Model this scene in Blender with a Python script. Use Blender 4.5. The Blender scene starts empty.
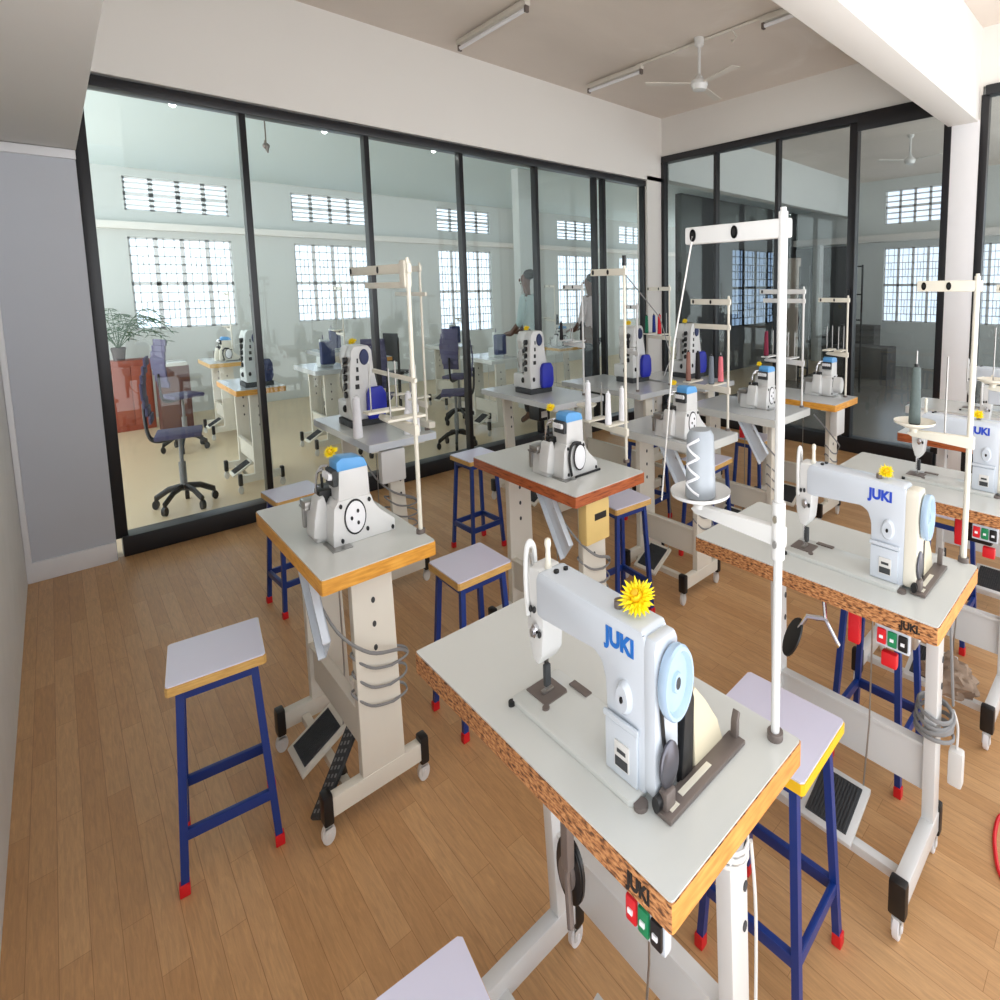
import bpy, bmesh, math, random
from math import pi, sin, cos, radians
from mathutils import Vector, Matrix
random.seed(7)
C = bpy.context.scene.collection
K = 0.57          # plan proportions of the furniture relative to its height, as measured in the room

# ------------------------------------------------------------------ materials
def nodes(name):
    m = bpy.data.materials.new(name); m.use_nodes = True
    nt = m.node_tree; return m, nt, nt.nodes['Principled BSDF']
def mat(name, col, rough=0.5, metal=0.0, var=0.06, scale=12.0, bump=0.0, coat=0.0, spec=0.5):
    m, nt, b = nodes(name)
    b.inputs['Roughness'].default_value = rough; b.inputs['Metallic'].default_value = metal
    b.inputs['Coat Weight'].default_value = coat; b.inputs['Specular IOR Level'].default_value = spec
    tc = nt.nodes.new('ShaderNodeTexCoord'); n = nt.nodes.new('ShaderNodeTexNoise')
    n.inputs['Scale'].default_value = scale; n.inputs['Detail'].default_value = 4
    nt.links.new(tc.outputs['Object'], n.inputs['Vector'])
    r = nt.nodes.new('ShaderNodeMapRange'); r.inputs[3].default_value = 1 - var; r.inputs[4].default_value = 1 + var
    nt.links.new(n.outputs['Fac'], r.inputs[0])
    mx = nt.nodes.new('ShaderNodeVectorMath'); mx.operation = 'SCALE'; mx.inputs[0].default_value = col[:3]
    nt.links.new(r.outputs[0], mx.inputs['Scale']); nt.links.new(mx.outputs[0], b.inputs['Base Color'])
    if bump:
        bp = nt.nodes.new('ShaderNodeBump'); bp.inputs['Strength'].default_value = bump; bp.inputs['Distance'].default_value = 0.01
        nt.links.new(n.outputs['Fac'], bp.inputs['Height']); nt.links.new(bp.outputs[0], b.inputs['Normal'])
    return m
def ramp_mat(name, stops, rough, scale=(1, 1, 1), nscale=8, detail=8, bump=0.0, dist=0.0):
    m, nt, b = nodes(name); b.inputs['Roughness'].default_value = rough
    tc = nt.nodes.new('ShaderNodeTexCoord'); mp = nt.nodes.new('ShaderNodeMapping'); mp.inputs['Scale'].default_value = scale
    n = nt.nodes.new('ShaderNodeTexNoise'); n.inputs['Scale'].default_value = nscale; n.inputs['Detail'].default_value = detail
    n.inputs['Distortion'].default_value = dist
    cr = nt.nodes.new('ShaderNodeValToRGB'); cr.color_ramp.elements.remove(cr.color_ramp.elements[1])
    for i, (p, c) in enumerate(stops):
        e = cr.color_ramp.elements[0] if i == 0 else cr.color_ramp.elements.new(p)
        e.position = p; e.color = (*c, 1)
    nt.links.new(tc.outputs['Object'], mp.inputs[0]); nt.links.new(mp.outputs[0], n.inputs['Vector'])
    nt.links.new(n.outputs['Fac'], cr.inputs[0]); nt.links.new(cr.outputs[0], b.inputs['Base Color'])
    if bump:
        bp = nt.nodes.new('ShaderNodeBump'); bp.inputs['Strength'].default_value = bump; bp.inputs['Distance'].default_value = 0.01
        nt.links.new(n.outputs['Fac'], bp.inputs['Height']); nt.links.new(bp.outputs[0], b.inputs['Normal'])
    return m
def plank_mat(name, c1, c2, gap, rough, bw=0.62, bh=0.085):
    m, nt, b = nodes(name); b.inputs['Roughness'].default_value = rough
    L = nt.links.new; N = nt.nodes.new
    tc = N('ShaderNodeTexCoord'); mp = N('ShaderNodeMapping'); mp.inputs['Rotation'].default_value = (0, 0, pi / 2)
    L(tc.outputs['Object'], mp.inputs[0])
    br = N('ShaderNodeTexBrick'); br.offset = 0.37; br.inputs['Scale'].default_value = 1
    br.inputs['Color1'].default_value = (*c1, 1); br.inputs['Color2'].default_value = (*c2, 1); br.inputs['Mortar'].default_value = (*gap, 1)
    br.inputs['Mortar Size'].default_value = 0.0007; br.inputs['Brick Width'].default_value = bw; br.inputs['Row Height'].default_value = bh
    br.inputs['Bias'].default_value = 0.0
    L(mp.outputs[0], br.inputs['Vector'])
    mp2 = N('ShaderNodeMapping'); mp2.inputs['Scale'].default_value = (60, 5, 1); L(tc.outputs['Object'], mp2.inputs[0])
    n = N('ShaderNodeTexNoise'); n.inputs['Scale'].default_value = 2.2; n.inputs['Detail'].default_value = 9; n.inputs['Distortion'].default_value = 0.9
    n.inputs['Roughness'].default_value = 0.65
    L(mp2.outputs[0], n.inputs['Vector'])
    r = N('ShaderNodeMapRange'); r.inputs[1].default_value = .3; r.inputs[2].default_value = .7; r.inputs[3].default_value = 0.80; r.inputs[4].default_value = 1.12
    L(n.outputs['Fac'], r.inputs[0])
    v = N('ShaderNodeVectorMath'); v.operation = 'SCALE'; L(br.outputs['Color'], v.inputs[0]); L(r.outputs[0], v.inputs['Scale'])
    L(v.outputs[0], b.inputs['Base Color'])
    r2 = N('ShaderNodeMapRange'); r2.inputs[3].default_value = rough - .08; r2.inputs[4].default_value = rough + .12
    L(n.outputs['Fac'], r2.inputs[0]); L(r2.outputs[0], b.inputs['Roughness'])
    return m
def glass_mat(name, tint, refl):
    m = bpy.data.materials.new(name); m.use_nodes = True; nt = m.node_tree
    for n in list(nt.nodes): nt.nodes.remove(n)
    o = nt.nodes.new('ShaderNodeOutputMaterial'); t = nt.nodes.new('ShaderNodeBsdfTransparent'); t.inputs[0].default_value = (*tint, 1)
    g = nt.nodes.new('ShaderNodeBsdfGlossy'); g.inputs['Roughness'].default_value = 0.0; g.inputs[0].default_value = (.95, 1, .99, 1)
    f = nt.nodes.new('ShaderNodeLayerWeight'); f.inputs['Blend'].default_value = .5
    mr = nt.nodes.new('ShaderNodeMath'); mr.operation = 'MULTIPLY_ADD'; pw = nt.nodes.new('ShaderNodeMath'); pw.operation = 'POWER'
    nt.links.new(f.outputs['Facing'], pw.inputs[0]); pw.inputs[1].default_value = 4.5
    nt.links.new(pw.outputs[0], mr.inputs[0]); mr.inputs[1].default_value = .8; mr.inputs[2].default_value = refl
    mx = nt.nodes.new('ShaderNodeMixShader')
    nt.links.new(mr.outputs[0], mx.inputs[0])
    nt.links.new(t.outputs[0], mx.inputs[1]); nt.links.new(g.outputs[0], mx.inputs[2]); nt.links.new(mx.outputs[0], o.inputs[0])
    return m
def s(r, g, b):   # 0-255 sRGB to linear
    f = lambda c: ((c / 255 + .055) / 1.055) ** 2.4 if c / 255 > .04045 else c / 255 / 12.92
    return (f(r), f(g), f(b))
M = dict(
    wall=mat('wall_paint', s(226, 223, 218), .75, var=.03, scale=1.5, bump=.05),
    wall_rough=mat('rough_white_wall', s(228, 228, 226), .85, var=.05, scale=9, bump=.25),
    ceiling=ramp_mat('ceiling_paint', [(.35, s(216, 206, 196)), (.62, s(224, 214, 204)), (.7, s(234, 226, 218))], .85, nscale=.9, detail=5, dist=.8),
    grey=mat('grey_panel', s(196, 199, 206), .7, var=.03, scale=3),
    trim=mat('white_trim', s(232, 232, 234), .45, var=.02),
    tealwall=mat('pale_teal_paint', s(216, 230, 232), .7, var=.03, scale=1.2),
    tint=glass_mat('blue_shade_glass', (.36, .42, .50), .03),  # dark tint put into the pane to stand for shade on the divider window
    beige=mat('beige_guard', s(204, 194, 168), .5, var=.06),
    darkwall=mat('dark_wall', s(78, 79, 80), .8, var=.08, scale=2),
    farwall=mat('far_wall', s(206, 210, 208), .8, var=.05, scale=1.2),
    floor=plank_mat('vinyl_planks', s(204, 161, 114), s(190, 145, 98), s(160, 118, 76), .34, .5, .052),
    floor2=mat('back_floor', s(214, 192, 158), .28, var=.07, scale=1.6),
    floor3=mat('grey_floor', s(118, 116, 112), .22, var=.12, scale=1.3),
    black=mat('black_aluminium', s(22, 23, 28), .35, var=.08),
    glass=glass_mat('clear_glass', (.95, .98, .975), .02),
    glass2=glass_mat('smoked_glass', (.84, .87, .87), .03),
    lam=mat('white_laminate', s(208, 210, 206), .22, var=.03, scale=6, coat=.2),
    lamg=mat('grey_laminate', s(194, 197, 198), .22, var=.04, scale=6, coat=.2),
    lamlil=mat('lilac_white_laminate', s(216, 216, 236), .2, var=.015, scale=4, coat=.3),
    yellow=ramp_mat('golden_wood_edge', [(.3, s(196, 130, 40)), (.6, s(226, 162, 62)), (.8, s(236, 178, 84))], .4, scale=(9, 9, 60), nscale=2),
    stoolwood=ramp_mat('pale_wood_edge', [(.3, s(190, 146, 78)), (.7, s(220, 178, 104))], .45, scale=(14, 14, 90), nscale=2),
    brightyellow=mat('yellow_edge_band', s(240, 190, 30), .4, var=.04),
    orange=ramp_mat('orange_wood_edge', [(.3, s(108, 50, 24)), (.45, s(166, 84, 42)), (.75, s(190, 106, 58))], .4, scale=(8, 8, 70), nscale=2.2, dist=.6),
    chip=ramp_mat('chipboard_edge', [(.36, s(92, 56, 32)), (.44, s(152, 98, 56)), (.54, s(190, 130, 80)), (.7, s(212, 158, 104))], .8, scale=(22, 22, 60), nscale=4, detail=6, bump=.5, dist=.4),
    edgeor=ramp_mat('smooth_orange_edge', [(.3, s(200, 126, 58)), (.7, s(232, 164, 86))], .45, scale=(12, 12, 60), nscale=2),
    white=mat('white_enamel', s(214, 214, 212), .3, var=.03, scale=8, coat=.2),
    whiteb=mat('bluish_white_enamel', s(202, 209, 217), .25, var=.02, scale=8, coat=.4),
    cream=mat('cream_enamel', s(226, 221, 206), .38, var=.05, scale=7),
    frame=mat('cream_white_frame', s(220, 215, 202), .45, var=.04, scale=8),
    wheelblue=mat('pale_blue_wheel', s(168, 192, 216), .25, var=.02, coat=.4),
    blackp=mat('black_plastic', s(18, 18, 20), .4),
    dkgrey=mat('dark_grey_rubber', s(58, 60, 62), .7, var=.1, scale=60, bump=.4),
    darkgreen=mat('grey_green_thread', s(92, 104, 102), .8, var=.1, scale=90, bump=.3),
    steel=mat('steel', s(170, 168, 165), .28, metal=.9),
    brown=mat('worn_steel_bracket', s(118, 108, 103), .42, metal=.3, var=.15, scale=20),
    dksteel=mat('dark_steel', s(96, 96, 104), .3, metal=.8),
    chrome=mat('chrome', s(215, 215, 218), .12, metal=1),
    blue=mat('blue_leg_paint', s(18, 50, 122), .35, var=.08, scale=14),
    bluepad=mat('deep_blue_cover', s(24, 36, 168), .4, var=.15, scale=18),
    navy=mat('navy_cover', s(34, 46, 92), .5, var=.1),
    sky=mat('sky_blue_cap', s(94, 164, 224), .3, var=.04),
    red=mat('red_plastic', s(214, 26, 36), .4),
    green=mat('green_plastic', s(20, 130, 82), .4),
    logo=mat('logo_blue', s(28, 110, 196), .35, var=.01),
    logo2=mat('logo_royal_blue', s(36, 72, 190), .35, var=.01),
    ink=mat('black_ink', s(30, 24, 20), .6, var=.01),
    petal=mat('yellow_petal', s(250, 226, 20), .6, var=.12, scale=60),
    cloth=mat('taupe_cloth', s(150, 130, 112), .9, var=.15, scale=16, bump=.3),
    thread=mat('white_thread', s(240, 240, 244), .7, var=.02, scale=90, bump=.15),
    thgrey=mat('grey_thread', s(112, 120, 130), .8), thpink=mat('pink_thread', s(226, 120, 130), .8), thbrown=mat('brown_thread', s(146, 104, 92), .8),
    thred=mat('red_thread', s(200, 24, 40), .8), thmar=mat('maroon_thread', s(116, 24, 52), .8), thblk=mat('black_thread', s(30, 28, 32), .8),
    thnavy=mat('navy_thread', s(24, 50, 130), .8), thgreen=mat('green_thread', s(20, 110, 80), .8),
    silver=mat('silver_net', s(160, 166, 172), .45, metal=.3, var=.12, scale=14),
    cable=mat('grey_cable', s(128, 128, 128), .6), cablew=mat('white_cable', s(214, 212, 208), .5),
    box=mat('yellow_motor_box', s(222, 192, 122), .55, var=.1, scale=10),
    mesh=mat('purple_grey_mesh', s(78, 74, 104), .7, var=.1), cherry=mat('red_brown_wood', s(150, 70, 48), .5, var=.12, scale=6),
    cherrydk=mat('dark_brown_wood', s(92, 58, 52), .5),
    leaf=mat('palm_leaf', s(52, 88, 56), .6, var=.2), pot=mat('dark_pot', s(70, 60, 60), .6),
    skin=mat('brown_skin', s(96, 64, 50), .5), hair=mat('black_hair', s(16, 14, 14), .6), shirt=mat('pale_blue_shirt', s(176, 196, 196), .8),
    shirt2=mat('pink_white_shirt', s(206, 190, 192), .8), trouser=mat('black_trousers', s(40, 42, 48), .8), maroon=mat('maroon_trousers', s(84, 40, 52), .8),
    lamp=mat('tube_housing', s(214, 208, 198), .4), plank=mat('pale_board', s(170, 158, 146), .8), dkbox=mat('dark_box', s(84, 82, 80), .8),
)
def emis(name, col, st):
    m = bpy.data.materials.new(name); m.use_nodes = True; nt = m.node_tree; b = nt.nodes['Principled BSDF']
    b.inputs['Base Color'].default_value = (*col, 1); b.inputs['Emission Color'].default_value = (*col, 1); b.inputs['Emission Strength'].default_value = st
    return m
M['floorx'] = None; del M['floorx']
M['winpane'] = emis('daylit_frosted_pane', (.80, .89, 1.0), 1.0)
M['glow'] = emis('lit_lamp', (1, .98, .94), 14)

# ------------------------------------------------------------------ mesh builder
class MB:
    def __init__(self, k=None): self.bm = bmesh.new(); self.k = K if k is None else k
    def add(self, t, mi=0):
        for f in t.faces: f.material_index = mi
        me = bpy.data.meshes.new('t'); t.to_mesh(me); t.free(); self.bm.from_mesh(me); bpy.data.meshes.remove(me); return self
    def box(self, x0, x1, y0, y1, z0, z1, bev=0.0, mi=0, rot=None, piv=None, seg=2):
        t = bmesh.new(); bmesh.ops.create_cube(t, size=1)
        for v in t.verts: v.co = Vector(((x0 + x1) / 2 + v.co.x * (x1 - x0), (y0 + y1) / 2 + v.co.y * (y1 - y0), (z0 + z1) / 2 + v.co.z * (z1 - z0)))
        if bev: bmesh.ops.bevel(t, geom=t.edges[:], offset=min(bev, .45 * min(abs(x1 - x0), abs(y1 - y0), abs(z1 - z0))), segments=seg, affect='EDGES', profile=.6)
        if rot is not None:
            p = Vector(piv) if piv else Vector(((x0 + x1) / 2, (y0 + y1) / 2, (z0 + z1) / 2))
            for v in t.verts: v.co = p + rot @ (v.co - p)
        return self.add(t, mi)
    def cyl(self, a, b, r, r2=None, seg=16, mi=0, bev=0.0):
        a = Vector(a); b = Vector(b); d = b - a
        t = bmesh.new(); bmesh.ops.create_cone(t, cap_ends=True, segments=seg, radius1=r, radius2=r if r2 is None else r2, depth=d.length)
        if bev: bmesh.ops.bevel(t, geom=[e for e in t.edges if len(e.link_faces) == 2 and any(len(f.verts) > 4 for f in e.link_faces)], offset=bev, segments=2, affect='EDGES')
        q = d.to_track_quat('Z', 'Y').to_matrix()
        for v in t.verts: v.co = (a + b) / 2 + q @ v.co
        return self.add(t, mi)
    def ball(self, c, r, sc=(1, 1, 1), seg=14, mi=0):
        t = bmesh.new(); bmesh.ops.create_uvsphere(t, u_segments=seg, v_segments=max(6, seg * 2 // 3), radius=r)
        for v in t.verts: v.co = Vector(c) + Vector((v.co.x * sc[0], v.co.y * sc[1], v.co.z * sc[2]))
        return self.add(t, mi)
    def lathe(self, prof, c, axis='Z', seg=24, mi=0):
        t = bmesh.new(); rings = []
        ax = {'X': (Vector((0, 1, 0)), Vector((0, 0, 1)), Vector((1, 0, 0))), 'Y': (Vector((0, 0, 1)), Vector((1, 0, 0)), Vector((0, 1, 0))), 'Z': (Vector((1, 0, 0)), Vector((0, 1, 0)), Vector((0, 0, 1)))}[axis]
        for r, h in prof:
            rings.append([t.verts.new(Vector(c) + ax[0] * r * cos(2 * pi * i / seg) + ax[1] * r * sin(2 * pi * i / seg) + ax[2] * h) for i in range(seg)])
        for a, b in zip(rings, rings[1:]):
            for i in range(seg):
                t.faces.new((a[i], a[(i + 1) % seg], b[(i + 1) % seg], b[i]))
        if prof[0][0] > 1e-6: t.faces.new(rings[0][::-1])
        if prof[-1][0] > 1e-6: t.faces.new(rings[-1])
        bmesh.ops.remove_doubles(t, verts=t.verts[:], dist=1e-6)
        return self.add(t, mi)
    def tube(self, pts, r, seg=8, mi=0, closed=False):
        pts = [Vector(p) for p in pts]; t = bmesh.new(); rings = []; n = len(pts); up = None
        for i, p in enumerate(pts):
            if closed: d = (pts[(i + 1) % n] - pts[i - 1]).normalized()
            else: d = (pts[min(i + 1, n - 1)] - pts[max(i - 1, 0)]).normalized()
            if up is None: up = Vector((0, 0, 1)) if abs(d.z) < .9 else Vector((1, 0, 0))
            u = (up - d * up.dot(d)).normalized(); w = d.cross(u); up = u
            rings.append([t.verts.new(p + (u * cos(2 * pi * j / seg) + w * sin(2 * pi * j / seg)) * r) for j in range(seg)])
        for i in range(n if closed else n - 1):
            a, b = rings[i], rings[(i + 1) % n]
            for j in range(seg): t.faces.new((a[j], a[(j + 1) % seg], b[(j + 1) % seg], b[j]))
        if not closed: t.faces.new(rings[0][::-1]); t.faces.new(rings[-1])
        return self.add(t, mi)
    def prism(self, poly, axis, a, b, bev=0.0, mi=0):
        t = bmesh.new()
        f = {'X': lambda p, h: (h, p[0], p[1]), 'Y': lambda p, h: (p[0], h, p[1]), 'Z': lambda p, h: (p[0], p[1], h)}[axis]
        A = [t.verts.new(f(p, a)) for p in poly]; B = [t.verts.new(f(p, b)) for p in poly]; n = len(poly)
        t.faces.new(A); t.faces.new(B[::-1])
        for i in range(n): t.faces.new((A[i], B[i], B[(i + 1) % n], A[(i + 1) % n]))
        bmesh.ops.recalc_face_normals(t, faces=t.faces[:])
        if bev: bmesh.ops.bevel(t, geom=t.edges[:], offset=bev, segments=2, affect='EDGES', profile=.6)
        return self.add(t, mi)
    def quad(self, pts, mi=0):
        t = bmesh.new(); t.faces.new([t.verts.new(p) for p in pts]); return self.add(t, mi)
    def build(self, name, mats, parent=None, label=None):
        for v in self.bm.verts: v.co.x *= self.k; v.co.y *= self.k
        bmesh.ops.recalc_face_normals(self.bm, faces=self.bm.faces[:])
        me = bpy.data.meshes.new(name); self.bm.to_mesh(me); self.bm.free()
        for p in me.polygons: p.use_smooth = True
        me.set_sharp_from_angle(angle=radians(34))
        if not isinstance(mats, (list, tuple)): mats = [mats]
        for m in mats: me.materials.append(M[m])
        o = bpy.data.objects.new(name, me); C.objects.link(o)
        if parent: o.parent = parent
        if label: o['label'] = label
        return o
def tag(o, label=None, cat=None, group=None, kind=None):
    if label: o['label'] = label
    if cat: o['category'] = cat
    if group: o['group'] = group
    if kind: o['kind'] = kind
    return o
def thing(name, label, cat, loc=(0, 0, 0), rz=0.0, group=None):
    o = bpy.data.objects.new(name, None); C.objects.link(o); o.empty_display_size = .1
    o.location = loc; o.rotation_euler = (0, 0, rz); return tag(o, label, cat, group)
KIDS = {}
def dup(o, loc=None, rz=None, label=None, group=None, parent=None, swap=None, skip=()):
    c = o.copy(); C.objects.link(c)
    if parent is not None: c.parent = parent
    if loc is not None: c.location = loc
    if rz is not None: c.rotation_euler = (0, 0, rz)
    if label: c['label'] = label
    if group: c['group'] = group
    if swap and c.type == 'MESH' and c.data.materials and c.data.materials[0] and c.data.materials[0].name in swap:
        c.data = c.data.copy(); c.data.materials[0] = M[swap[o.data.materials[0].name]]
    for ch in kids(o):
        if ch.name.split('.')[0] in skip: continue
        dup(ch, parent=c, swap=swap, skip=skip)
    return c
def kids(o): return [q for q in list(C.objects) if q.parent == o]
def text(string, size, mat_, parent, loc, face='-X', name='logo', ext=.0008, k=None, ws=1.0):
    cu = bpy.data.curves.new('t', 'FONT'); cu.body = string; cu.size = size; cu.extrude = ext; cu.offset = size * .045
    cu.align_x = 'CENTER'; cu.align_y = 'CENTER'
    o = bpy.data.objects.new('t', cu); C.objects.link(o); bpy.context.view_layer.update()
    me = bpy.data.meshes.new_from_object(o.evaluated_get(bpy.context.evaluated_depsgraph_get()))
    bpy.data.objects.remove(o); kk = K if k is None else k
    R = {'-X': Matrix(((0, 0, -1), (-1, 0, 0), (0, 1, 0))), '-Y': Matrix(((1, 0, 0), (0, 0, -1), (0, 1, 0)))}[face]
    for v in me.vertices:
        c = R @ Vector((v.co.x * ws, v.co.y, v.co.z)) + Vector(loc); v.co = Vector((c.x * kk, c.y * kk, c.z))
    me.materials.clear(); me.materials.append(M[mat_])
    o = bpy.data.objects.new(name, me); C.objects.link(o); o.parent = parent; return o

# ------------------------------------------------------------------ the room (world metres)
def struct(name, mb, mats): return tag(mb.build(name, mats), kind='structure')
YG, XR, ZC = 4.17, 4.85, 3.35
W1 = lambda: MB(1)
struct('floor', W1().box(-.30, XR + .02, -.9, YG + .02, -.05, 0), 'floor')
struct('floor_back_room', W1().box(-2.5, 12, YG + .02, 8.75, -.05, 0), 'floor2')
struct('floor_side_room', W1().box(XR + .02, 12, -1.2, YG + .02, -.05, 0), 'floor3')
struct('ceiling', W1().box(-.30, XR, -1.4, YG, ZC, ZC + .1), 'ceiling')
struct('ceiling_back_room', W1().box(-1.2, 12, YG + .16, 8.7, 2.9, 3.0), 'tealwall')
struct('ceiling_side_room', W1().box(XR + .16, 11, -1.4, YG + .1, ZC, ZC + .1), 'ceiling')
struct('wall_left', W1().box(-.32, -.195, .2, YG, 0, ZC), 'wall_rough')
struct('wall_grey_panel', W1().box(-.195, .148, YG - .01, YG + .1, 0, 2.24), 'grey')
struct('baseboard_left', W1().box(-.195, .145, YG - .03, YG - .01, 0, .105, .004), 'trim')
struct('trim_1', W1().box(-.194, .150, YG - .035, YG - .01, 2.185, 2.232, .004), 'trim')
struct('trim_2', W1().box(-.194, -.172, YG - .05, YG - .012, .1, 2.2, .004), 'trim')
# low bulkhead over the entrance side
struct('beam_left', W1().box(-.195, .155, .1, YG + .02, 2.235, ZC, .01), 'wall')
# wall above the left glass, with a lip just over the frame
struct('wall_back', W1().box(.155, XR, YG - .012, YG + .14, 2.655, ZC).box(4.60, XR, YG - .012, YG + .14, 0, 2.7), 'wall')
struct('wall_right', W1().box(XR - .002, XR + .14, 1.26, YG, 2.93, ZC).box(XR - .002, XR + .14, -.9, 1.04, 2.93, ZC)
       .box(XR - .002, XR + .14, 1.04, 1.26, 2.6, ZC), 'wall')
struct('column_right', W1().box(XR - .012, XR + .2, 1.04, 1.245, 0, 2.7, .008), 'trim')
struct('beam_right', W1().box(.6, XR + .1, 1.06, 1.262, 2.685, ZC, .006), 'wall')
# glass partitions
def partition(name, axis, at, edges, z1, base, glass, topw=.06, mull=.035, hi=None):
    r = bpy.data.objects.new(name, None); C.objects.link(r); tag(r, kind='structure')
    def bx(mb, a0, a1, z0, zz, d=.04, bev=.003):
        return mb.box(a0, a1, at - d / 2 + .05, at + d / 2 + .05, z0, zz, bev) if axis == 'X' else mb.box(at - d / 2 + .05, at + d / 2 + .05, a0, a1, z0, zz, bev)
    lo, hi_ = edges[0], edges[-1]
    bx(bx(W1(), lo, hi_, z1 - topw, z1, .10), lo, hi_, 0, base, .12).build('frame', 'black', r)
    for i, e in enumerate(edges):
        w = mull * (1.5 if i in (0, len(edges) - 1) else 1)
        bx(W1(), e - w / 2, e + w / 2, base - .01, z1 - topw + .01, .07).build('mullion', 'black', r)
    for a, b in zip(edges, edges[1:]):
        bx(W1(), a, b, base - .01, z1 - topw + .01, .006, 0).build('pane', glass, r)
    return r
partition('window_1', 'X', YG + .005, [.175, .905, 1.645, 2.385, 3.135, 3.865, 3.985, 4.60], 2.645, .115, 'glass')
p2 = partition('window_2', 'Y', XR - .03, [1.262, 1.984, 2.712, 3.425, 4.14], 2.93, .13, 'glass2', topw=.07)
MB(1).box(XR - .02, XR + .06, 1.95, 2.02, 0, 2.9, .004).build('door_post', 'black', p2)
MB(1).box(XR - .035, XR - .02, 1.3, 1.95, 2.78, 2.90, .004).build('track', 'black', p2)
MB(1).box(XR - .05, XR - .035, 1.975, 2.0, 1.12, 1.45, .004).build('handle', 'black', p2)
partition('window_3', 'Y', XR - .03, [-.9, -.45, .25, 1.02], 2.93, .13, 'glass2', topw=.07)
# outer walls beyond the glass, with grilled windows
def holed(name, axis, at, a0, a1, z0, z1, holes, mt, th=.12):
    mb = W1()
    xs = sorted({a0, a1, *[h[0] for h in holes], *[h[1] for h in holes]}); zs = sorted({z0, z1, *[h[2] for h in holes], *[h[3] for h in holes]})
    for xa, xb in zip(xs, xs[1:]):
        for za, zb in zip(zs, zs[1:]):
            cx, cz = (xa + xb) / 2, (za + zb) / 2
            if any(h[0] < cx < h[1] and h[2] < cz < h[3] for h in holes): continue
            if axis == 'X': mb.box(xa, xb, at, at + th, za, zb)
            else: mb.box(at, at + th, xa, xb, za, zb)
    return struct(name, mb, mt)
NW = [3]
def grille(axis, at, h, kind, mt='trim'):
    NW[0] += 1
    r = bpy.data.objects.new('window_%d' % NW[0], None); C.objects.link(r); tag(r, kind='structure')
    a0, a1, z0, z1 = h
    def bx(mb, p0, p1, q0, q1, d=.03):
        return mb.box(p0, p1, at + .03, at + .03 + d, q0, q1) if axis == 'X' else mb.box(at + .03, at + .03 + d, p0, p1, q0, q1)
    fr = W1(); n = 4; w = (a1 - a0) / n
    for i in range(n + 1): bx(fr, a0 + i * w - .022, a0 + i * w + .022, z0, z1)
    for q in (z0, (z0 + z1) / 2, z1): bx(fr, a0, a1, q - .022, q + .022)
    fr.build('window_frame', mt, r)
    g = W1()
    if kind == 'louvre':
        for i in range(n):
            for j in range(1, 6):
                q = z0 + (z1 - z0) * j / 6
                if j != 3: bx(g, a0 + i * w, a0 + (i + 1) * w, q - .012, q + .012, .012)
        g.build('louvre_slats', mt, r)
    else:
        t = .007
        for i in range(n):
            xa = a0 + i * w
            for half in range(2):
                q0 = z0 + half * (z1 - z0) / 2; hh = (z1 - z0) / 2
                for f in (.22, .42, .60, .80): bx(g, xa, xa + w, q0 + hh * f - t, q0 + hh * f + t, .01)
                for f, u, v in ((.3, 0, 1), (.7, 0, 1), (.5, .22, .6)): bx(g, xa + w * f - t * .7, xa + w * f + t * .7, q0 + hh * u, q0 + hh * v, .01)
        g.build('security_grille', mt, r)
    if mt != 'black': (W1().box(a0, a1, at + .085, at + .092, z0, z1) if axis == 'X' else W1().box(at + .085, at + .092, a0, a1, z0, z1)).build('frosted_pane', 'winpane', r)
    return r
YB = 8.6
bh = []; 
for x0 in (.66, 2.34, 4.42, 6.9, 8.6): bh += [(x0, x0 + .98, 1.05 if x0 < 4 else .75, 2.12), (x0, x0 + .98, 2.42, 2.80)]
holed('wall_back_room', 'X', YB, -1.2, 12, 0, 2.95, bh, 'farwall')
for i, h in enumerate(bh): grille('X', YB, h, 'louvre' if i % 2 else 'bars')
struct('beam_back_room', W1().box(-1.2, 12, YB - .14, YB, 2.20, 2.28, .006), 'wall')
struct('column_back_room', W1().box(3.92, 4.10, 5.60, 5.74, 0, 2.9, .01), 'farwall')
XB = 10.5
rh = [(2.72, 3.70, .80, 2.13), (2.72, 3.70, 2.55, 3.15), (-.3, 1.0, .80, 2.13), (-.3, 1.0, 2.55, 3.15), (1.3, 2.3, .8, 2.13)]
holed('wall_side_room', 'Y', XB, -1.4, 5.4, 0, ZC, rh, 'farwall')
for i, h in enumerate(rh): grille('Y', XB, h, 'louvre' if i in (1, 3) else 'bars')
struct('beam_side_room', W1().box(XB - .2, XB, -1.4, 5.4, 2.24, 2.36, .006), 'wall').data
dh = [(8.15, 9.75, .76, 2.12)]
holed('wall_divider', 'X', 5.4, 6.75, XB + .1, 0, 2.9, dh, 'darkwall')
gd = grille('X', 5.38, dh[0], 'bars', 'black')
MB(1).box(8.15, 9.75, 5.46, 5.466, .76, 2.12).build('pane', 'tint', gd)
struct('wall_side_dark', W1().box(XB - .14, XB - .01, 4.25, 5.4, 0, 2.2), 'darkwall')
struct('column_side_room', W1().box(XB - .3, XB - .14, 4.78, 4.92, 0, 2.24), 'farwall')
struct('beam_divider', W1().box(XR + .14, XB, YG + .0, YG + .16, 2.7, ZC, .006), 'farwall')

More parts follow.
